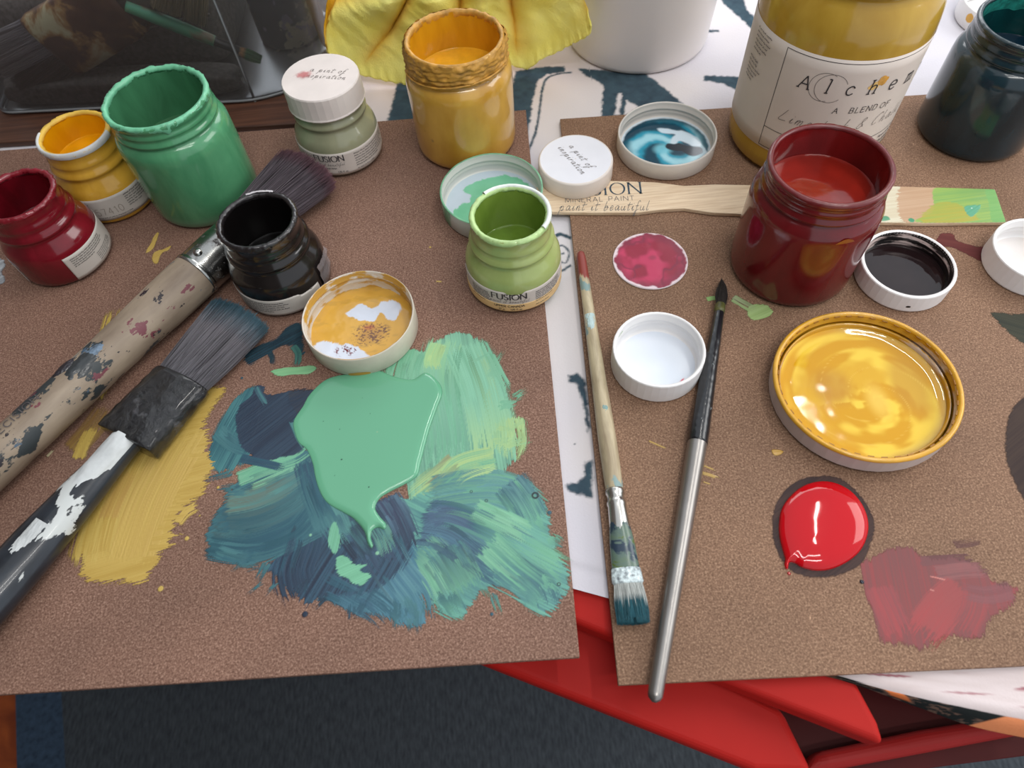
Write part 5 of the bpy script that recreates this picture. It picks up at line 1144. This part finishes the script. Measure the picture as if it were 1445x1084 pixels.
Vr = np.stack([xf+9+Vr[:, 0], 17.0*math.cos(a_)+Vr[:, 1]*math.sin(a_)*1+Vr[:, 2]*math.cos(a_), 17.0*math.sin(a_)-Vr[:, 1]*math.cos(a_)+Vr[:, 2]*math.sin(a_)], 1); mesh('rivet', Vr, Fr_, STEEL.m, fo)
LB_ = Ln-xb+4
def lenf(u, v): return LB_*(1-.10*u*u-.10*v*v)
def colr(t, u, v, rs):
    c = lin((84, 74, 82))*(1-t)+lin((98, 86, 94))*t
    if t > .86: c = c*(1-(t-.86)/.14)+lin((108, 66, 78))*((t-.86)/.14)
    return c
V, F, c_ = hairs(3600, xb-4, lenf, (16.4, 15.4), (30, 18), .33, colr, 4, clump=26); hh = mesh('bristles', V, F, HAIR, rb_, True, c_)
V, F = xlathe([(xb-3, 16.5, 15), (xb+LB_*.5, 19, 15), (xb+LB_*.82, 20, 14), (xb+LB_*.88, 12, 9)], 40); mesh('bristle_core', V, F, plain('bristle_core', (34, 28, 30), .9), hh)
# word PRECISION on the handle
V, F = letters('PRECISION', 5.6, .12, 'cap', track=.28); xN = float(np.linalg.norm(at(64, 569, 24)-P0))*1.0
V[:, 0] += xN-V[:, 0].max()
a = R(108)-V[:, 1]/15.0; rr_ = 15.05
mesh('lettering', np.stack([V[:, 0], rr_*np.cos(R(96)-V[:, 1]/rr_)*1.0, rr_*np.sin(R(96)-V[:, 1]/rr_)], 1)*np.array([1, 1, 1]), F, plain('worn_stamp', (86, 80, 80), .6, var=.1), hb, False)
# thick grey paint scab on the handle
def scab(parent, name, xc, ac, lx, la, r, mat, hgt=1.2, seed=1):
    V = []; F = []; nx_, na = 40, 40
    for i in range(nx_+1):
        for j in range(na+1):
            u = -1+2*i/nx_; v = -1+2*j/na; x = xc+lx*u; a = ac+la*v
            m = .8-1.25*math.hypot(u, v)+.75*(float(fbm(u*2.4+seed, v*2.4, seed, 4))-.5)
            h = hgt*min(max(m*3, -.6), 1)+.5*(float(fbm(u*5, v*5, seed+2))-.5); rr = r+max(h, -.8); V.append((x, rr*math.cos(a), rr*math.sin(a)))
    for i in range(nx_):
        for j in range(na): k = i*(na+1)+j; F.append((k, k+1, k+na+2, k+na+1))
    return mesh(name, V, F, mat, parent)
xs1 = float(np.linalg.norm(at(110, 520, 24)-P0)); DK = plain('thick_slate_paint', (50, 54, 56), .35, coat=.2, bump=.5, bscale=160); PUR = plain('dark_violet_paint', (40, 36, 42), .3, coat=.3, bump=.5, bscale=160)
scab(hb, 'slate_paint_patch', xs1+2, R(105), 15, .55, 14.9, DK, .5, 3); scab(hb, 'violet_paint_patch', xs1-6, R(70), 12, .38, 14.9, PUR, 1.2, 8); scab(hb, 'blue_paint_patch', xs1+14, R(100), 8, .35, 14.9, plain('blue_grey_dab_paint', (92, 108, 124), .5, var=.3, scale=200), .3, 5)
scab(hb, 'slate_paint_patch', xf-24, R(105), 9, .4, 16.0, plain('blotch_grey', (66, 68, 74), .5, var=.2), .4, 12); scab(hb, 'violet_paint_patch', xf-34, R(72), 12, .35, 15.9, PUR, .5, 17)
# ---- flat brush caked in black
P0 = at(-70, 905, 15); P1 = at(341, 442, 8); fb_, Ln = frame('flat_paintbrush', P0, P1, 'flat brush with a paint-caked black ferrule and teal-tipped bristles, lying on the ochre smear')
xf = float(np.linalg.norm(at(164, 616, 13)-P0)); xb = float(np.linalg.norm(at(232, 524, 13)-P0))
t = NT('black_handle_with_white_paint'); co = t.coord((.5, 1, 1)); q = t.noise(co, 36, 6, .6, .3); b_ = t.ramp(t.noise(co, 90, 3), [(.3, L4((20, 22, 26))), (.7, L4((44, 50, 58)))])
b_ = t.mix(thr(t, q, .63, .64), b_, L4((196, 200, 198))); t.base(b_); t.set(.28, 0, .3); t.bump(t.noise(co, 80, 4), .3, .0008)
V, F = xlathe(dense([(-60, 15.5, 12), (0, 15.8, 12.5), (xf*.4, 15.2, 12), (xf*.7, 12.6, 10.5), (xf-14, 10.2, 9), (xf-4, 9.6, 8.6), (xf+3, 10, 8)], 4), 48, lambda x, a: 1+.03*(float(fbm(x/10, a*2, 5))-.5)); hf = mesh('handle', V, F, t.m, fb_)
WP = plain('chipped_white_paint', (200, 204, 204), .45, var=.08, bump=.3); WP2 = plain('chipped_white_paint_b', (188, 192, 192), .45, var=.1, bump=.3)
scab(hf, 'white_paint_patch', xf-20, R(92), 22, 1.0, 10.5, WP, .3, 21); scab(hf, 'white_paint_patch', xf-74, R(100), 11, .4, 12.2, WP2, .3, 25)
CAKE = NT('caked_black_paint'); co = CAKE.coord(); CAKE.base(CAKE.ramp(CAKE.noise(co, 55, 5), [(.35, L4((9, 9, 11))), (.62, L4((24, 26, 30))), (.76, L4((100, 100, 104)))])); CAKE.set(.2, 0, .5); CAKE.bump(CAKE.noise(co, 170, 6, .65, .8), 1.0, .0022)
lf = xb-xf
def cake(x, a): return 1+.10*(float(fbm(x/5, a*3.5, 9, 4))-.5)+.02*math.sin(x*.8)*float(sm(xf+lf*.5, xb, x))
V, F = xlathe([(xf, 21.6, 8.6, 0, .55), (xf+.6, 22.6, 9.6, 0, .55)]+[(xf+lf*k/16, 22.6-.6*k/16, 9.8+1.2*math.sin(k/16*PI), 0, .55+.35*k/16) for k in range(1, 17)]+[(xb+1, 21, 9, 0, .9)], 80, cake); ff = mesh('ferrule', V, F, CAKE.m, fb_)
LB2 = Ln-xb+3
def colf(t, u, v, rs):
    c = lin((84, 82, 88))*(1-t)+lin((128, 124, 130))*t
    e = max(0, (t-.80+.08*rs.rand())/.2); return c*(1-min(1, e))+lin((66, 112, 128))*min(1, e)
V, F, c_ = hairs(3600, xb-2, lambda u, v: LB2*(1-.05*u*u+.03*u), (20.5, 8), (27.5, 7.5), .30, colf, 9, jitter=1.2, clump=20); hh = mesh('bristles', V, F, HAIR, fb_, True, c_)
V, F = xlathe([(xb-2, 19.5, 7.5), (xb+LB2*.5, 22, 7), (xb+LB2*.82, 23, 5), (xb+LB2*.9, 18, 3)], 40); mesh('bristle_core', V, F, plain('bristle_core', (34, 28, 30), .9), hh)
# ---- slim wooden brush
P0 = at(819, 355, 6); P1 = at(894, 880, 5); wb, Ln = frame('slim_paintbrush', P0, P1, 'slim wooden brush with a red-dipped end and short teal-tipped white bristles')
xf = float(np.linalg.norm(at(861, 690, 7)-P0)); xb = float(np.linalg.norm(at(886, 822, 6)-P0))
t = NT('pale_brush_handle'); co = t.coord((.3, 1.6, 1.6)); q = t.noise(co, 110, 4, .6, .4); b_ = t.ramp(q, [(.3, L4((150, 134, 108))), (.68, L4((196, 182, 150)))])
b_ = t.mix(thr(t, t.noise(t.coord((.5, 1, 1)), 90, 4), .63, .65), b_, L4((128, 152, 150)))
tc = t.n('ShaderNodeTexCoord'); sx = t.n('ShaderNodeSeparateXYZ'); t.l(tc.outputs['Object'], sx.inputs[0]); nz = t.noise(t.coord((1, 8, 8)), 60, 3)
ad_ = t.n('ShaderNodeMath', operation='MULTIPLY_ADD'); t.l(nz, ad_.inputs[0]); ad_.inputs[1].default_value = .03; t.l(sx.outputs[0], ad_.inputs[2])
b_ = t.mix(thr(t, ad_.outputs[0], .0415, .043), L4((136, 56, 48)), b_); t.base(b_); t.set(.45); t.bump(q, .2, .0004)
V, F = xlathe(dense([(0, .8, .8), (1.2, 2.2, 2.2), (4, 3.0, 3.0), (14, 3.5, 3.5), (50, 3.9, 3.9), (xf*.6, 5.0, 5.0), (xf*.82, 5.7, 5.7), (xf-4, 5.4, 5.4), (xf+2, 5, 5)], 2), 32); hw_ = mesh('handle', V, F, t.m, wb)
scab(hw_, 'pale_blue_paint_patch', xf*.36, R(95), 8, .9, 4.3, plain('pale_blue_dab', (178, 200, 200), .4, coat=.2), .25, 31)
scab(hw_, 'teal_paint_patch', xf*.72, R(80), 5, .6, 5.3, plain('muted_teal_dab', (112, 144, 142), .4), .2, 33)
t = NT('nickel_with_paint'); co = t.coord(); tc = t.n('ShaderNodeTexCoord'); sx = t.n('ShaderNodeSeparateXYZ'); t.l(tc.outputs['Object'], sx.inputs[0]); nz = t.noise(t.coord((1, 2, 2)), 110, 4)
ad_ = t.n('ShaderNodeMath', operation='MULTIPLY_ADD'); t.l(nz, ad_.inputs[0]); ad_.inputs[1].default_value = .02; t.l(sx.outputs[0], ad_.inputs[2])
xm = (xf+(xb-xf)*.42)*.001+.010
msk = thr(t, ad_.outputs[0], 0, 1) if False else None
gt = t.n('ShaderNodeMath', operation='GREATER_THAN'); t.l(ad_.outputs[0], gt.inputs[0]); gt.inputs[1].default_value = xm
pc = t.ramp(t.noise(t.coord((1, 1, 1)), 130, 3, .5, .8), [(.40, L4((44, 60, 76))), (.47, L4((92, 112, 104))), (.60, L4((96, 116, 98))), (.63, L4((92, 110, 60)))])
t.base(t.mix(gt.outputs[0], L4((196, 194, 188)), pc)); inv = t.n('ShaderNodeMath', operation='SUBTRACT'); inv.inputs[0].default_value = 1; t.l(gt.outputs[0], inv.inputs[1]); t.set(.25, 1); t.l(inv.outputs[0], t.b.inputs['Metallic'])
pr = [(xf, 5.4, 5.4), (xf+1, 5.7, 5.7), (xf+3, 5.7, 5.7), (xf+4, 5.1, 5.1), (xf+7, 5.1, 5.1), (xf+8, 5.8, 5.8), (xf+10, 5.8, 5.8), (xf+11, 5.4, 5.3), (xf+22, 6.0, 5.2), (xf+(xb-xf)*.6, 7.2, 4.4), (xb-2, 8.0, 3.4), (xb, 8.2, 3.3)]
V, F = xlathe(pr, 48); fw = mesh('ferrule', V, F, t.m, wb)
V, F = xlathe([(xb-8, 8.1, 3.7), (xb-5, 8.5, 3.9), (xb-.5, 8.6, 3.7), (xb+.8, 8.0, 3.2)], 60, lambda x, a: 1+.1*(float(fbm(x, a*6, 4))-.5)); mesh('white_crust', V, F, plain('blue_white_crust', (176, 188, 196), .4, var=.35, scale=500, bump=.8, bscale=500), fw)
LB3 = Ln-xb
def colw(t, u, v, rs): return lin((196, 200, 196)) if t < .42+.1*rs.rand() else lin((34, 92, 104))
V, F, c_ = hairs(2200, xb-1, lambda u, v: LB3+1-.4*u*u, (7.6, 3.0), (9.2, 3.6), .24, colw, 12, jitter=.8, clump=10); hh = mesh('bristles', V, F, HAIR, wb, True, c_)
V, F = xlathe([(xb-1, 7.3, 2.8), (xb+LB3*.45, 7.9, 3.1)], 32); mesh('bristle_core', V, F, plain('white_core', (180, 184, 182), .9), hh)
V, F = xlathe([(xb+LB3*.45, 7.9, 3.1), (xb+LB3*.88, 8.4, 3.2)], 32); mesh('bristle_core', V, F, plain('teal_core', (28, 78, 90), .9), hh)
# ---- long silver brush
P0 = at(923, 991, 5.4); P1 = at(1022.5, 394, 4.5); sb, Ln = frame('long_paintbrush', P0, P1, 'long brush with tapered silver handle and black grip, its end past the board edge')
xg = float(np.linalg.norm(at(987, 621, 6)-P0)); xt = float(np.linalg.norm(at(1016, 432, 5)-P0))
SIL = plain('brushed_silver', (150, 146, 142), .34, metal=.85, var=.05, scale=40)
V, F = xlathe(dense([(0, 1.2, 1.2), (.8, 2.6, 2.6), (3, 3.6, 3.6), (8, 4.0, 4.0), (xg*.4, 4.7, 4.7), (xg*.75, 5.5, 5.5), (xg, 6.0, 6.0), (xg+4, 6.0, 6.0)], 1.5), 40); mesh('handle', V, F, SIL, sb)
t = NT('chipped_black_grip'); co = t.coord((1, 2, 2)); q = t.noise(co, 140, 5, .65); t.base(t.ramp(q, [(.66, L4((22, 24, 28))), (.70, L4((128, 134, 136)))])); t.set(.25, 0, .4); t.bump(t.noise(co, 200, 4), .3, .0004)
V, F = xlathe(dense([(xg-2, 6.15, 6.15), (xg+10, 6.2, 6.2), (xg+(xt-xg)*.4, 5.3, 5.3), (xg+(xt-xg)*.75, 4.2, 4.2), (xt, 3.3, 3.3)], 1.5), 40, lambda x, a: 1+.05*(float(vn(x*.5+a, 1, 3))-.5)); mesh('grip', V, F, t.m, sb)
V, F = xlathe([(xt-6, 3.6, 3.6), (xt-3, 3.8, 3.8), (xt+1, 3.5, 3.4), (xt+2.2, 3.1, 3)], 32); mesh('olive_band', V, F, plain('olive_band_paint', (84, 84, 44), .4, var=.25, scale=200), sb)
V, F, c_ = hairs(700, xt, lambda u, v: (Ln-xt)*(1-.16*(1-u)), (2.9, 2.8), (2.6, 1.2), .2, lambda t, u, v, rs: lin((52, 46, 42)), 15, jitter=1.6, clump=5); mesh('bristles', V, F, HAIR, sb, True, c_)

# ================================================================== STORAGE BIN AND WHAT IS IN IT
foot = [(-452, 586), (-208, 568), (-140, 590), (-132, 880), (-462, 880)]
def roundpoly(P, rad, n=8):
    P = np.array(P, float); out = []
    for i in range(len(P)):
        a, b, c = P[i-1], P[i], P[(i+1) % len(P)]; u = (a-b)/np.linalg.norm(a-b); v = (c-b)/np.linalg.norm(c-b); p, q = b+u*rad, b+v*rad
        for t_ in np.linspace(0, 1, n): out.append((1-t_)**2*p+2*t_*(1-t_)*b+t_*t_*q)
    return np.array(out)
zb = 2.8; bc = np.mean(foot, 0)
bn = empty('storage_bin', (bc[0], bc[1], zb), 0, 'clear plastic storage bin full of dark brushes at the upper left', 'bin')
loops = []; 
for z, g in ((1.4, -7), (.2, -4.5), (0, -3), (1.5, -.8), (6, 0), (170, 11), (171, 14), (168, 15)):
    rp = roundpoly(foot, 16); rp = bc+(rp-bc)*(1+g/160.0); loops.append(np.column_stack([rp-bc, np.full(len(rp), z)]))
n = len(loops[0]); V = np.concatenate(loops); F = [(j*n+i, j*n+(i+1) % n, (j+1)*n+(i+1) % n, (j+1)*n+i) for j in range(len(loops)-1) for i in range(n)]+[tuple(range(n))[::-1]]
PL = clear('cloudy_bin_plastic', (218, 221, 223), .24, (138, 136, 136), .25)
bw = mesh('bin_shell', V, F, PL, bn)
EDG = clear('thick_plastic_edge', (210, 214, 218), .8, (150, 153, 156), .15)
P = roundpoly(foot, 16); P = bc+(P-bc)*(1-1.5/160); V, F = tube(np.column_stack([np.vstack([P, P[:1]])-bc, np.full(len(P)+1, 1.9)]), 1.5, 8, False); mesh('base_rim', V, F, EDG, bn)
cq = np.array(foot[1]); P = [np.append((bc+(cq-bc)*(1+g/160)-bc), z) for z, g in ((2, -7), (8, -3.2), (170, 7.8))]; V, F = tube(catmull(P, 8), 1.3, 8); mesh('corner_rib', V, F, EDG, bn)
# dark padded bag
def lump(name, c, s, mat, parent=None, seed=1, amp=.12, e=.6, seg=72, f=2.2, label=None, cat=None):
    V = []; n = 44
    for j in range(n+1):
        p = -PI/2+PI*j/n
        for i in range(seg):
            a = 2*PI*i/seg; g = lambda v: math.copysign(abs(v)**e, v)
            x, y, z = g(math.cos(a))*g(math.cos(p)), g(math.sin(a))*g(math.cos(p)), g(math.sin(p)); k = 1+amp*(float(fbm(x*f+3+z, y*f+z*f*.8, seed, 4))-.5)*2
            V.append((x*s[0]*k, y*s[1]*k, z*s[2]*k))
    F = [(j*seg+i, j*seg+(i+1) % seg, (j+1)*seg+(i+1) % seg, (j+1)*seg+i) for j in range(n) for i in range(seg)]
    o = mesh(name, V, F, mat, parent, loc=c); return tag(o, label, cat)
BAG = NT('charcoal_fabric'); co = BAG.coord(); BAG.base(BAG.ramp(BAG.noise(co, 260, 4, .7), [(.3, L4((84, 80, 78))), (.7, L4((124, 118, 114)))])); BAG.set(.8, spec=.2); BAG.bump(BAG.noise(co, 200, 4), .6, .001)
bag = empty('fabric_pouch', (-334, 704, 6), 0, 'charcoal fabric pouch with a stitched seam lying in the clear bin', 'pouch')
lump('pouch_body', (0, 0, 46), (106, 90, 43), BAG.m, bag, 3, .03, .24)
cl2 = lump('folded_rag', (-330, 597, 15.5), (110, 13.5, 11), BAG.m, None, 9, .05, .4, label='charcoal folded rag along the front bottom of the clear bin', cat='rag'); cl2.rotation_euler[2] = R(-4.2)
P = []
for k in range(90):
    x = -98+200*k/89; z = 10+16*(1-math.cos((k/89)*PI*.9))*.9; y = -91.5-1.5*float(vn(k*.1, 1, 3)); P.append((x, y, z+18))
V, F = tube(P, .9+.5*np.abs(np.sin(np.arange(90)*1.3)), 6); mesh('stitched_seam', V, F, plain('seam_thread', (96, 92, 88), .8), bag)
# dark paint-splattered canister
t = NT('splattered_dark_tin'); co = t.coord(); b_ = t.ramp(t.noise(co, 20, 3), [(.3, L4((48, 50, 60))), (.7, L4((70, 72, 82)))]); b_ = t.mix(thr(t, t.noise(co, 28, 5, .6), .53, .56), b_, L4((170, 162, 148))); b_ = t.mix(thr(t, t.noise(t.coord((1.3, 1, .8)), 40, 4, .6), .60, .63), b_, L4((126, 118, 142))); t.base(b_); t.set(.6); t.bump(t.noise(co, 80, 4), .5, .001)
can = empty('paint_canister', (-184, 668, 6), 0, 'dark canister splattered with white and lilac paint inside the bin corner', 'canister')
V, F = lathe([(27, 0), (29, 2), (30, 70), (29, 84), (27, 96), (24, 104), (24, 118), (25, 120)], 72, lambda r, z, a, j: (r*(1+.02*(float(fbm(a*3, z*.05, 5))-.5)), z), cap0=True, cap1=True); mesh('canister_body', V, F, t.m, can)
# brushes in the bin
def upright_stick(name, p0, p1, r, mat, label):
    P0, P1 = np.array(p0), np.array(p1); o, L = frame(name, P0, P1, label, cat='brush handle'); V, F = xlathe(dense([(0, r*.7, r*.7), (6, r, r), (L*.5, r*1.2, r*1.2), (L, r*.8, r*.8)], 4), 24); mesh('handle', V, F, mat, o); return o
upright_stick('brush_handle', (-146, 640, 8), (-148, 628, 150), 5, plain('orange_wood', (156, 104, 52), .5, var=.15), 'orange-brown wooden brush handle standing at the right end of the bin')
upright_stick('brush_handle', (-150, 700, 8), (-160, 690, 160), 5, plain('olive_wood', (128, 120, 70), .5, var=.15), 'olive green brush handle standing behind the orange one in the bin')
Yb = 606
def bp(px_, py_, Y): return at_y(px_, py_, Y)
# wide brush with a rust-stained ferrule
q0 = bp(176, 4, 600); q1 = bp(8, 104, 598); wbr, Ln = frame('wide_paintbrush', q0, q1, 'wide brush with a rusty cream-stained ferrule, bristles down to the left, in the clear bin')
t = NT('rusty_ferrule'); co = t.coord(); n = t.noise(co, 30, 5, .6, .5); t.base(t.ramp(n, [(.38, L4((78, 50, 40))), (.52, L4((98, 66, 50))), (.58, L4((170, 130, 82))), (.66, L4((206, 198, 160)))])); t.set(.5, .1); t.bump(t.noise(co, 120, 4), .6, .001)
lfw = float(np.linalg.norm(bp(66, 58, 599)-q0)); V, F = xlathe([(0, 9, 25, 0, .5), (lfw*.1, 9, 27, 0, .5), (lfw*.5, 9, 28, 0, .5), (lfw*.95, 9, 29, 0, .5), (lfw, 8, 28, 0, .5)], 60); mesh('ferrule', V, F, t.m, wbr)
V, F = xlathe([(-110, 6, 7), (-60, 7, 9), (-20, 8, 14), (0, 8, 22)], 32); mesh('handle', V, F, plain('grey_dirty_handle', (92, 84, 80), .5, var=.2), wbr)
V, F, c_ = hairs(2600, lfw-2, lambda u, v: (Ln-lfw)*(1-.04*v*v), (8, 27), (9, 34), .4, lambda t, u, v, rs: lin((116, 112, 118))*(1-t)+lin((150, 142, 140))*t if v > -.1 else lin((96, 84, 78)), 22, clump=24); mesh('bristles', V, F, HAIR, wbr, True, c_)
# thin brush with green paint
q0 = bp(178, 8, 592); q1 = bp(368, 84, 588); tb_, Ln = frame('thin_paintbrush', q0, q1, 'thin brush smeared green and pink with a green tip, slanting across the bin')
t = NT('green_smeared_handle'); co = t.coord((.5, 1, 1)); n = t.noise(co, 50, 4); t.base(t.ramp(n, [(.3, L4((200, 110, 120))), (.40, L4((126, 112, 88))), (.5, L4((80, 160, 130))), (.62, L4((96, 176, 136))), (.72, L4((136, 124, 100)))])); t.set(.45)
V, F = xlathe(dense([(0, 4.6, 4.6), (Ln*.35, 5.4, 5.4), (Ln*.64, 4.6, 4.6)], 3), 28); mesh('handle', V, F, t.m, tb_)
V, F = xlathe([(Ln*.63, 4.4, 4.4), (Ln*.65, 3.6, 3.6), (Ln*.84, 3.8, 3.6), (Ln*.845, 3.4, 3.4)], 28); mesh('ferrule', V, F, plain('dark_ferrule', (58, 58, 58), .3, metal=.7), tb_)
V, F, c_ = hairs(700, Ln*.83, lambda u, v: Ln*.17, (3.6, 3.4), (5.6, 2.5), .45, lambda t, u, v, rs: lin((190, 140, 80)) if t < .25 else lin((66, 130, 70)), 24, clump=5); mesh('bristles', V, F, HAIR, tb_, True, c_)
V, F = xlathe([(Ln*.83, 3.3, 3), (Ln*.9, 4.2, 3.2), (Ln*.96, 3.4, 2)], 20); mesh('bristle_core', V, F, plain('green_tip_core', (58, 112, 62), .7), tb_)
# beige bristle brush
q0 = bp(262, -62, 592); q1 = bp(252, 22, 592); bb_, Ln = frame('beige_paintbrush', q0, q1, 'brush with soft beige bristles hanging at the top of the bin')
V, F, c_ = hairs(1500, 0, lambda u, v: Ln*(1-.12*u*u), (7, 18), (9, 24), .4, lambda t, u, v, rs: lin((196, 178, 146))*(1-.25*t), 26, clump=14); hh = mesh('bristles', V, F, HAIR, bb_, True, c_)
V, F = xlathe([(-22, 8, 17, 0, .6), (4, 8, 19, 0, .6)], 40); mesh('ferrule', V, F, plain('dull_ferrule', (120, 116, 110), .35, metal=.8), bb_)
V, F = xlathe([(0, 6, 15), (Ln*.7, 6, 18)], 30); mesh('bristle_core', V, F, plain('beige_core', (150, 134, 106), .9), hh)

# ================================================================== BUCKET AND YELLOW CLOTH
bk = empty('bucket', (152.8, 628, -3.3), 0, 'plain white plastic bucket standing on the printed cloth at the top', 'bucket')
V, F = lathe([(60, 1.5), (64, 0), (65.5, 1.2), (66.5, 5), (78, 190), (79, 192), (78, 193), (76.5, 190), (64.5, 6), (60, 4)], 128, cap0=True, cap1=True); mesh('bucket_wall', V, F, plain('bucket_plastic', (228, 224, 224), .38, var=.01, scale=12), bk)
hem = [(464, 62, 42), (472, 84, 22), (492, 100, 10), (520, 109, 4), (556, 117, 0), (590, 122, -1), (640, 120, -1), (690, 112, -1), (708, 88, 6), (742, 98, 0), (756, 88, 8), (780, 76, 16), (806, 62, 30), (829, 50, 42), (832, 34, 52)]
Hm = catmull([at(a, b, c) for a, b, c in hem], 14); cumh = np.concatenate([[0], np.cumsum(np.linalg.norm(np.diff(Hm, axis=0), axis=1))]); nu = 520; nvv = 170
su = np.linspace(0, cumh[-1], nu); Hm = np.stack([np.interp(su, cumh, Hm[:, i]) for i in range(3)], -1)
Vv = np.linspace(0, 1, nvv)[:, None]; U = np.linspace(0, 1, nu)[None, :]
top = np.stack([np.interp(U[0], [0, 1], [-118, 66]), np.full(nu, 665.), np.full(nu, 118.)], -1)
G = Hm[None]*(1-Vv[..., None])+top[None]*Vv[..., None]
ht = np.sin(np.clip(Vv*1.15, 0, 1)*PI/2)
G[..., 2] = Hm[None, :, 2]+(118-Hm[None, :, 2])*(Vv**.85)
# folds: rounded lobes split by sharp valleys
cuts = np.array([0, .16, .46, .70, 1.0])+0*U[0][:1]
Uw = U-.42*Vv*np.exp(-((U-.28)/.22)**2)-.03*Vv
lobe = np.zeros((nvv, nu))
for a_, b_ in zip(cuts[:-1], cuts[1:]):
    k = np.clip((Uw-a_)/(b_-a_), 0, 1); lobe = np.maximum(lobe, np.where((Uw >= a_) & (Uw <= b_), np.sin(k*PI)**.55, 0))
lobe_raw = lobe.copy(); lobe = lobe*(.35+.65*np.clip(Vv*2.2, 0, 1))
fine = fbm(U*9+Vv*3, Vv*6+U*2, 44, 3)-.5
G[..., 1] -= 40*lobe*sm(0, .5, Vv)+10*fine*sm(0, .2, Vv); G[..., 0] += 9*(fbm(U*5, Vv*4, 45)-.5); G[..., 2] += 14*lobe*sm(0, .25, Vv)+5*fine*sm(0, .2, Vv)
rib = np.sin(su/1.5)[None]*sm(.09, .0, Vv)*.7; G[..., 2] += rib; G[..., 1] -= rib*.5
edge_ = sm(.06, 0, Vv)*(fbm(su[None]/5, Vv*3, 47)-.5)*3; G[..., 1] += edge_
yc = mixc((255, 244, 120), (255, 250, 160), fbm(U*12+Vv*0, Vv*9, 46)+0*U); yc = mixc(yc, (226, 168, 30), (1-lobe_raw)**1.6*.9*sm(.02, .12, Vv))  # orange fold shadow painted into the valleys between lobes
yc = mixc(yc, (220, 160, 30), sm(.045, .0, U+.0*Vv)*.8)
ii = np.arange(nu*nvv).reshape(nvv, nu); F = np.stack([ii[:-1, :-1], ii[:-1, 1:], ii[1:, 1:], ii[1:, :-1]], -1).reshape(-1, 4)
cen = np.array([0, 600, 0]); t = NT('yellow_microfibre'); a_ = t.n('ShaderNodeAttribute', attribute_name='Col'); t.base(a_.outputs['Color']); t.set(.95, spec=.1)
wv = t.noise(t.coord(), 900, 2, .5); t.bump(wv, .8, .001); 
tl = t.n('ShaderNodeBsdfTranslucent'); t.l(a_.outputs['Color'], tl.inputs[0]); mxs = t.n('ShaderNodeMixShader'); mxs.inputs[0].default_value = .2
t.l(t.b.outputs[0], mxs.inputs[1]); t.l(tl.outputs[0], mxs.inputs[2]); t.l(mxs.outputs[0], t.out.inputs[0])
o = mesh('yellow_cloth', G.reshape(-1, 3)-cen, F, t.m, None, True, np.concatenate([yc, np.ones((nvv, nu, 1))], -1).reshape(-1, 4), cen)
m = o.modifiers.new('thick', 'SOLIDIFY'); m.thickness = .0014; m.offset = -1
tag(o, 'crumpled bright yellow microfibre cloth behind the mustard jar', 'cloth')
#PART3END
# ================================================================== LIGHT
w = bpy.data.worlds.new('room_light'); bpy.context.scene.world = w; w.use_nodes = True
bg = w.node_tree.nodes['Background']; bg.inputs[0].default_value = (.88, .93, 1.0, 1); bg.inputs[1].default_value = 1.0
def area(name, loc, aim, sx, sy, e, c, rz=None):
    l = bpy.data.lights.new(name, 'AREA'); l.shape = 'RECTANGLE'; l.size = sx; l.size_y = sy; l.energy = e; l.color = c
    o = bpy.data.objects.new(name, l); C.objects.link(o); o.location = loc
    d = Vector(aim)-Vector(loc); o.rotation_euler = d.to_track_quat('-Z', 'Y').to_euler(); return o
area('window_light', (.5, 1.75, .85), (.05, .3, 0), 1.5, .6, 13, (.97, .98, 1))
area('side_window_light', (1.45, .35, .85), (.15, .3, 0), .9, .6, 9, (1, .98, .95))
area('tube_light', (.80, .72, 1.75), (.80, .72, 0), .05, .9, 8, (1, .97, .92))
area('tube_light', (.35, -.55, 1.6), (.25, .5, 0), 1.0, .05, 7, (1, .97, .93))
area('tube_light', (.35, -.25, 1.75), (.25, .5, 0), 1.0, .05, 5, (1, .97, .93))
# unseen dark slabs added at left and behind the camera to block world light
BLOCKER = plain('light_blocker_grey', (96, 88, 82), .8, var=.04, scale=3)
for nm, b_ in (('light_blocker_left', (-1050, -1000, -400, 1900, FZ, 1900)), ('light_blocker_front', (-1050, -40, -450, -400, FZ, 1300))):
    V, F = box(*b_); tag(mesh(nm, V, F, BLOCKER, None, False), kind='structure')
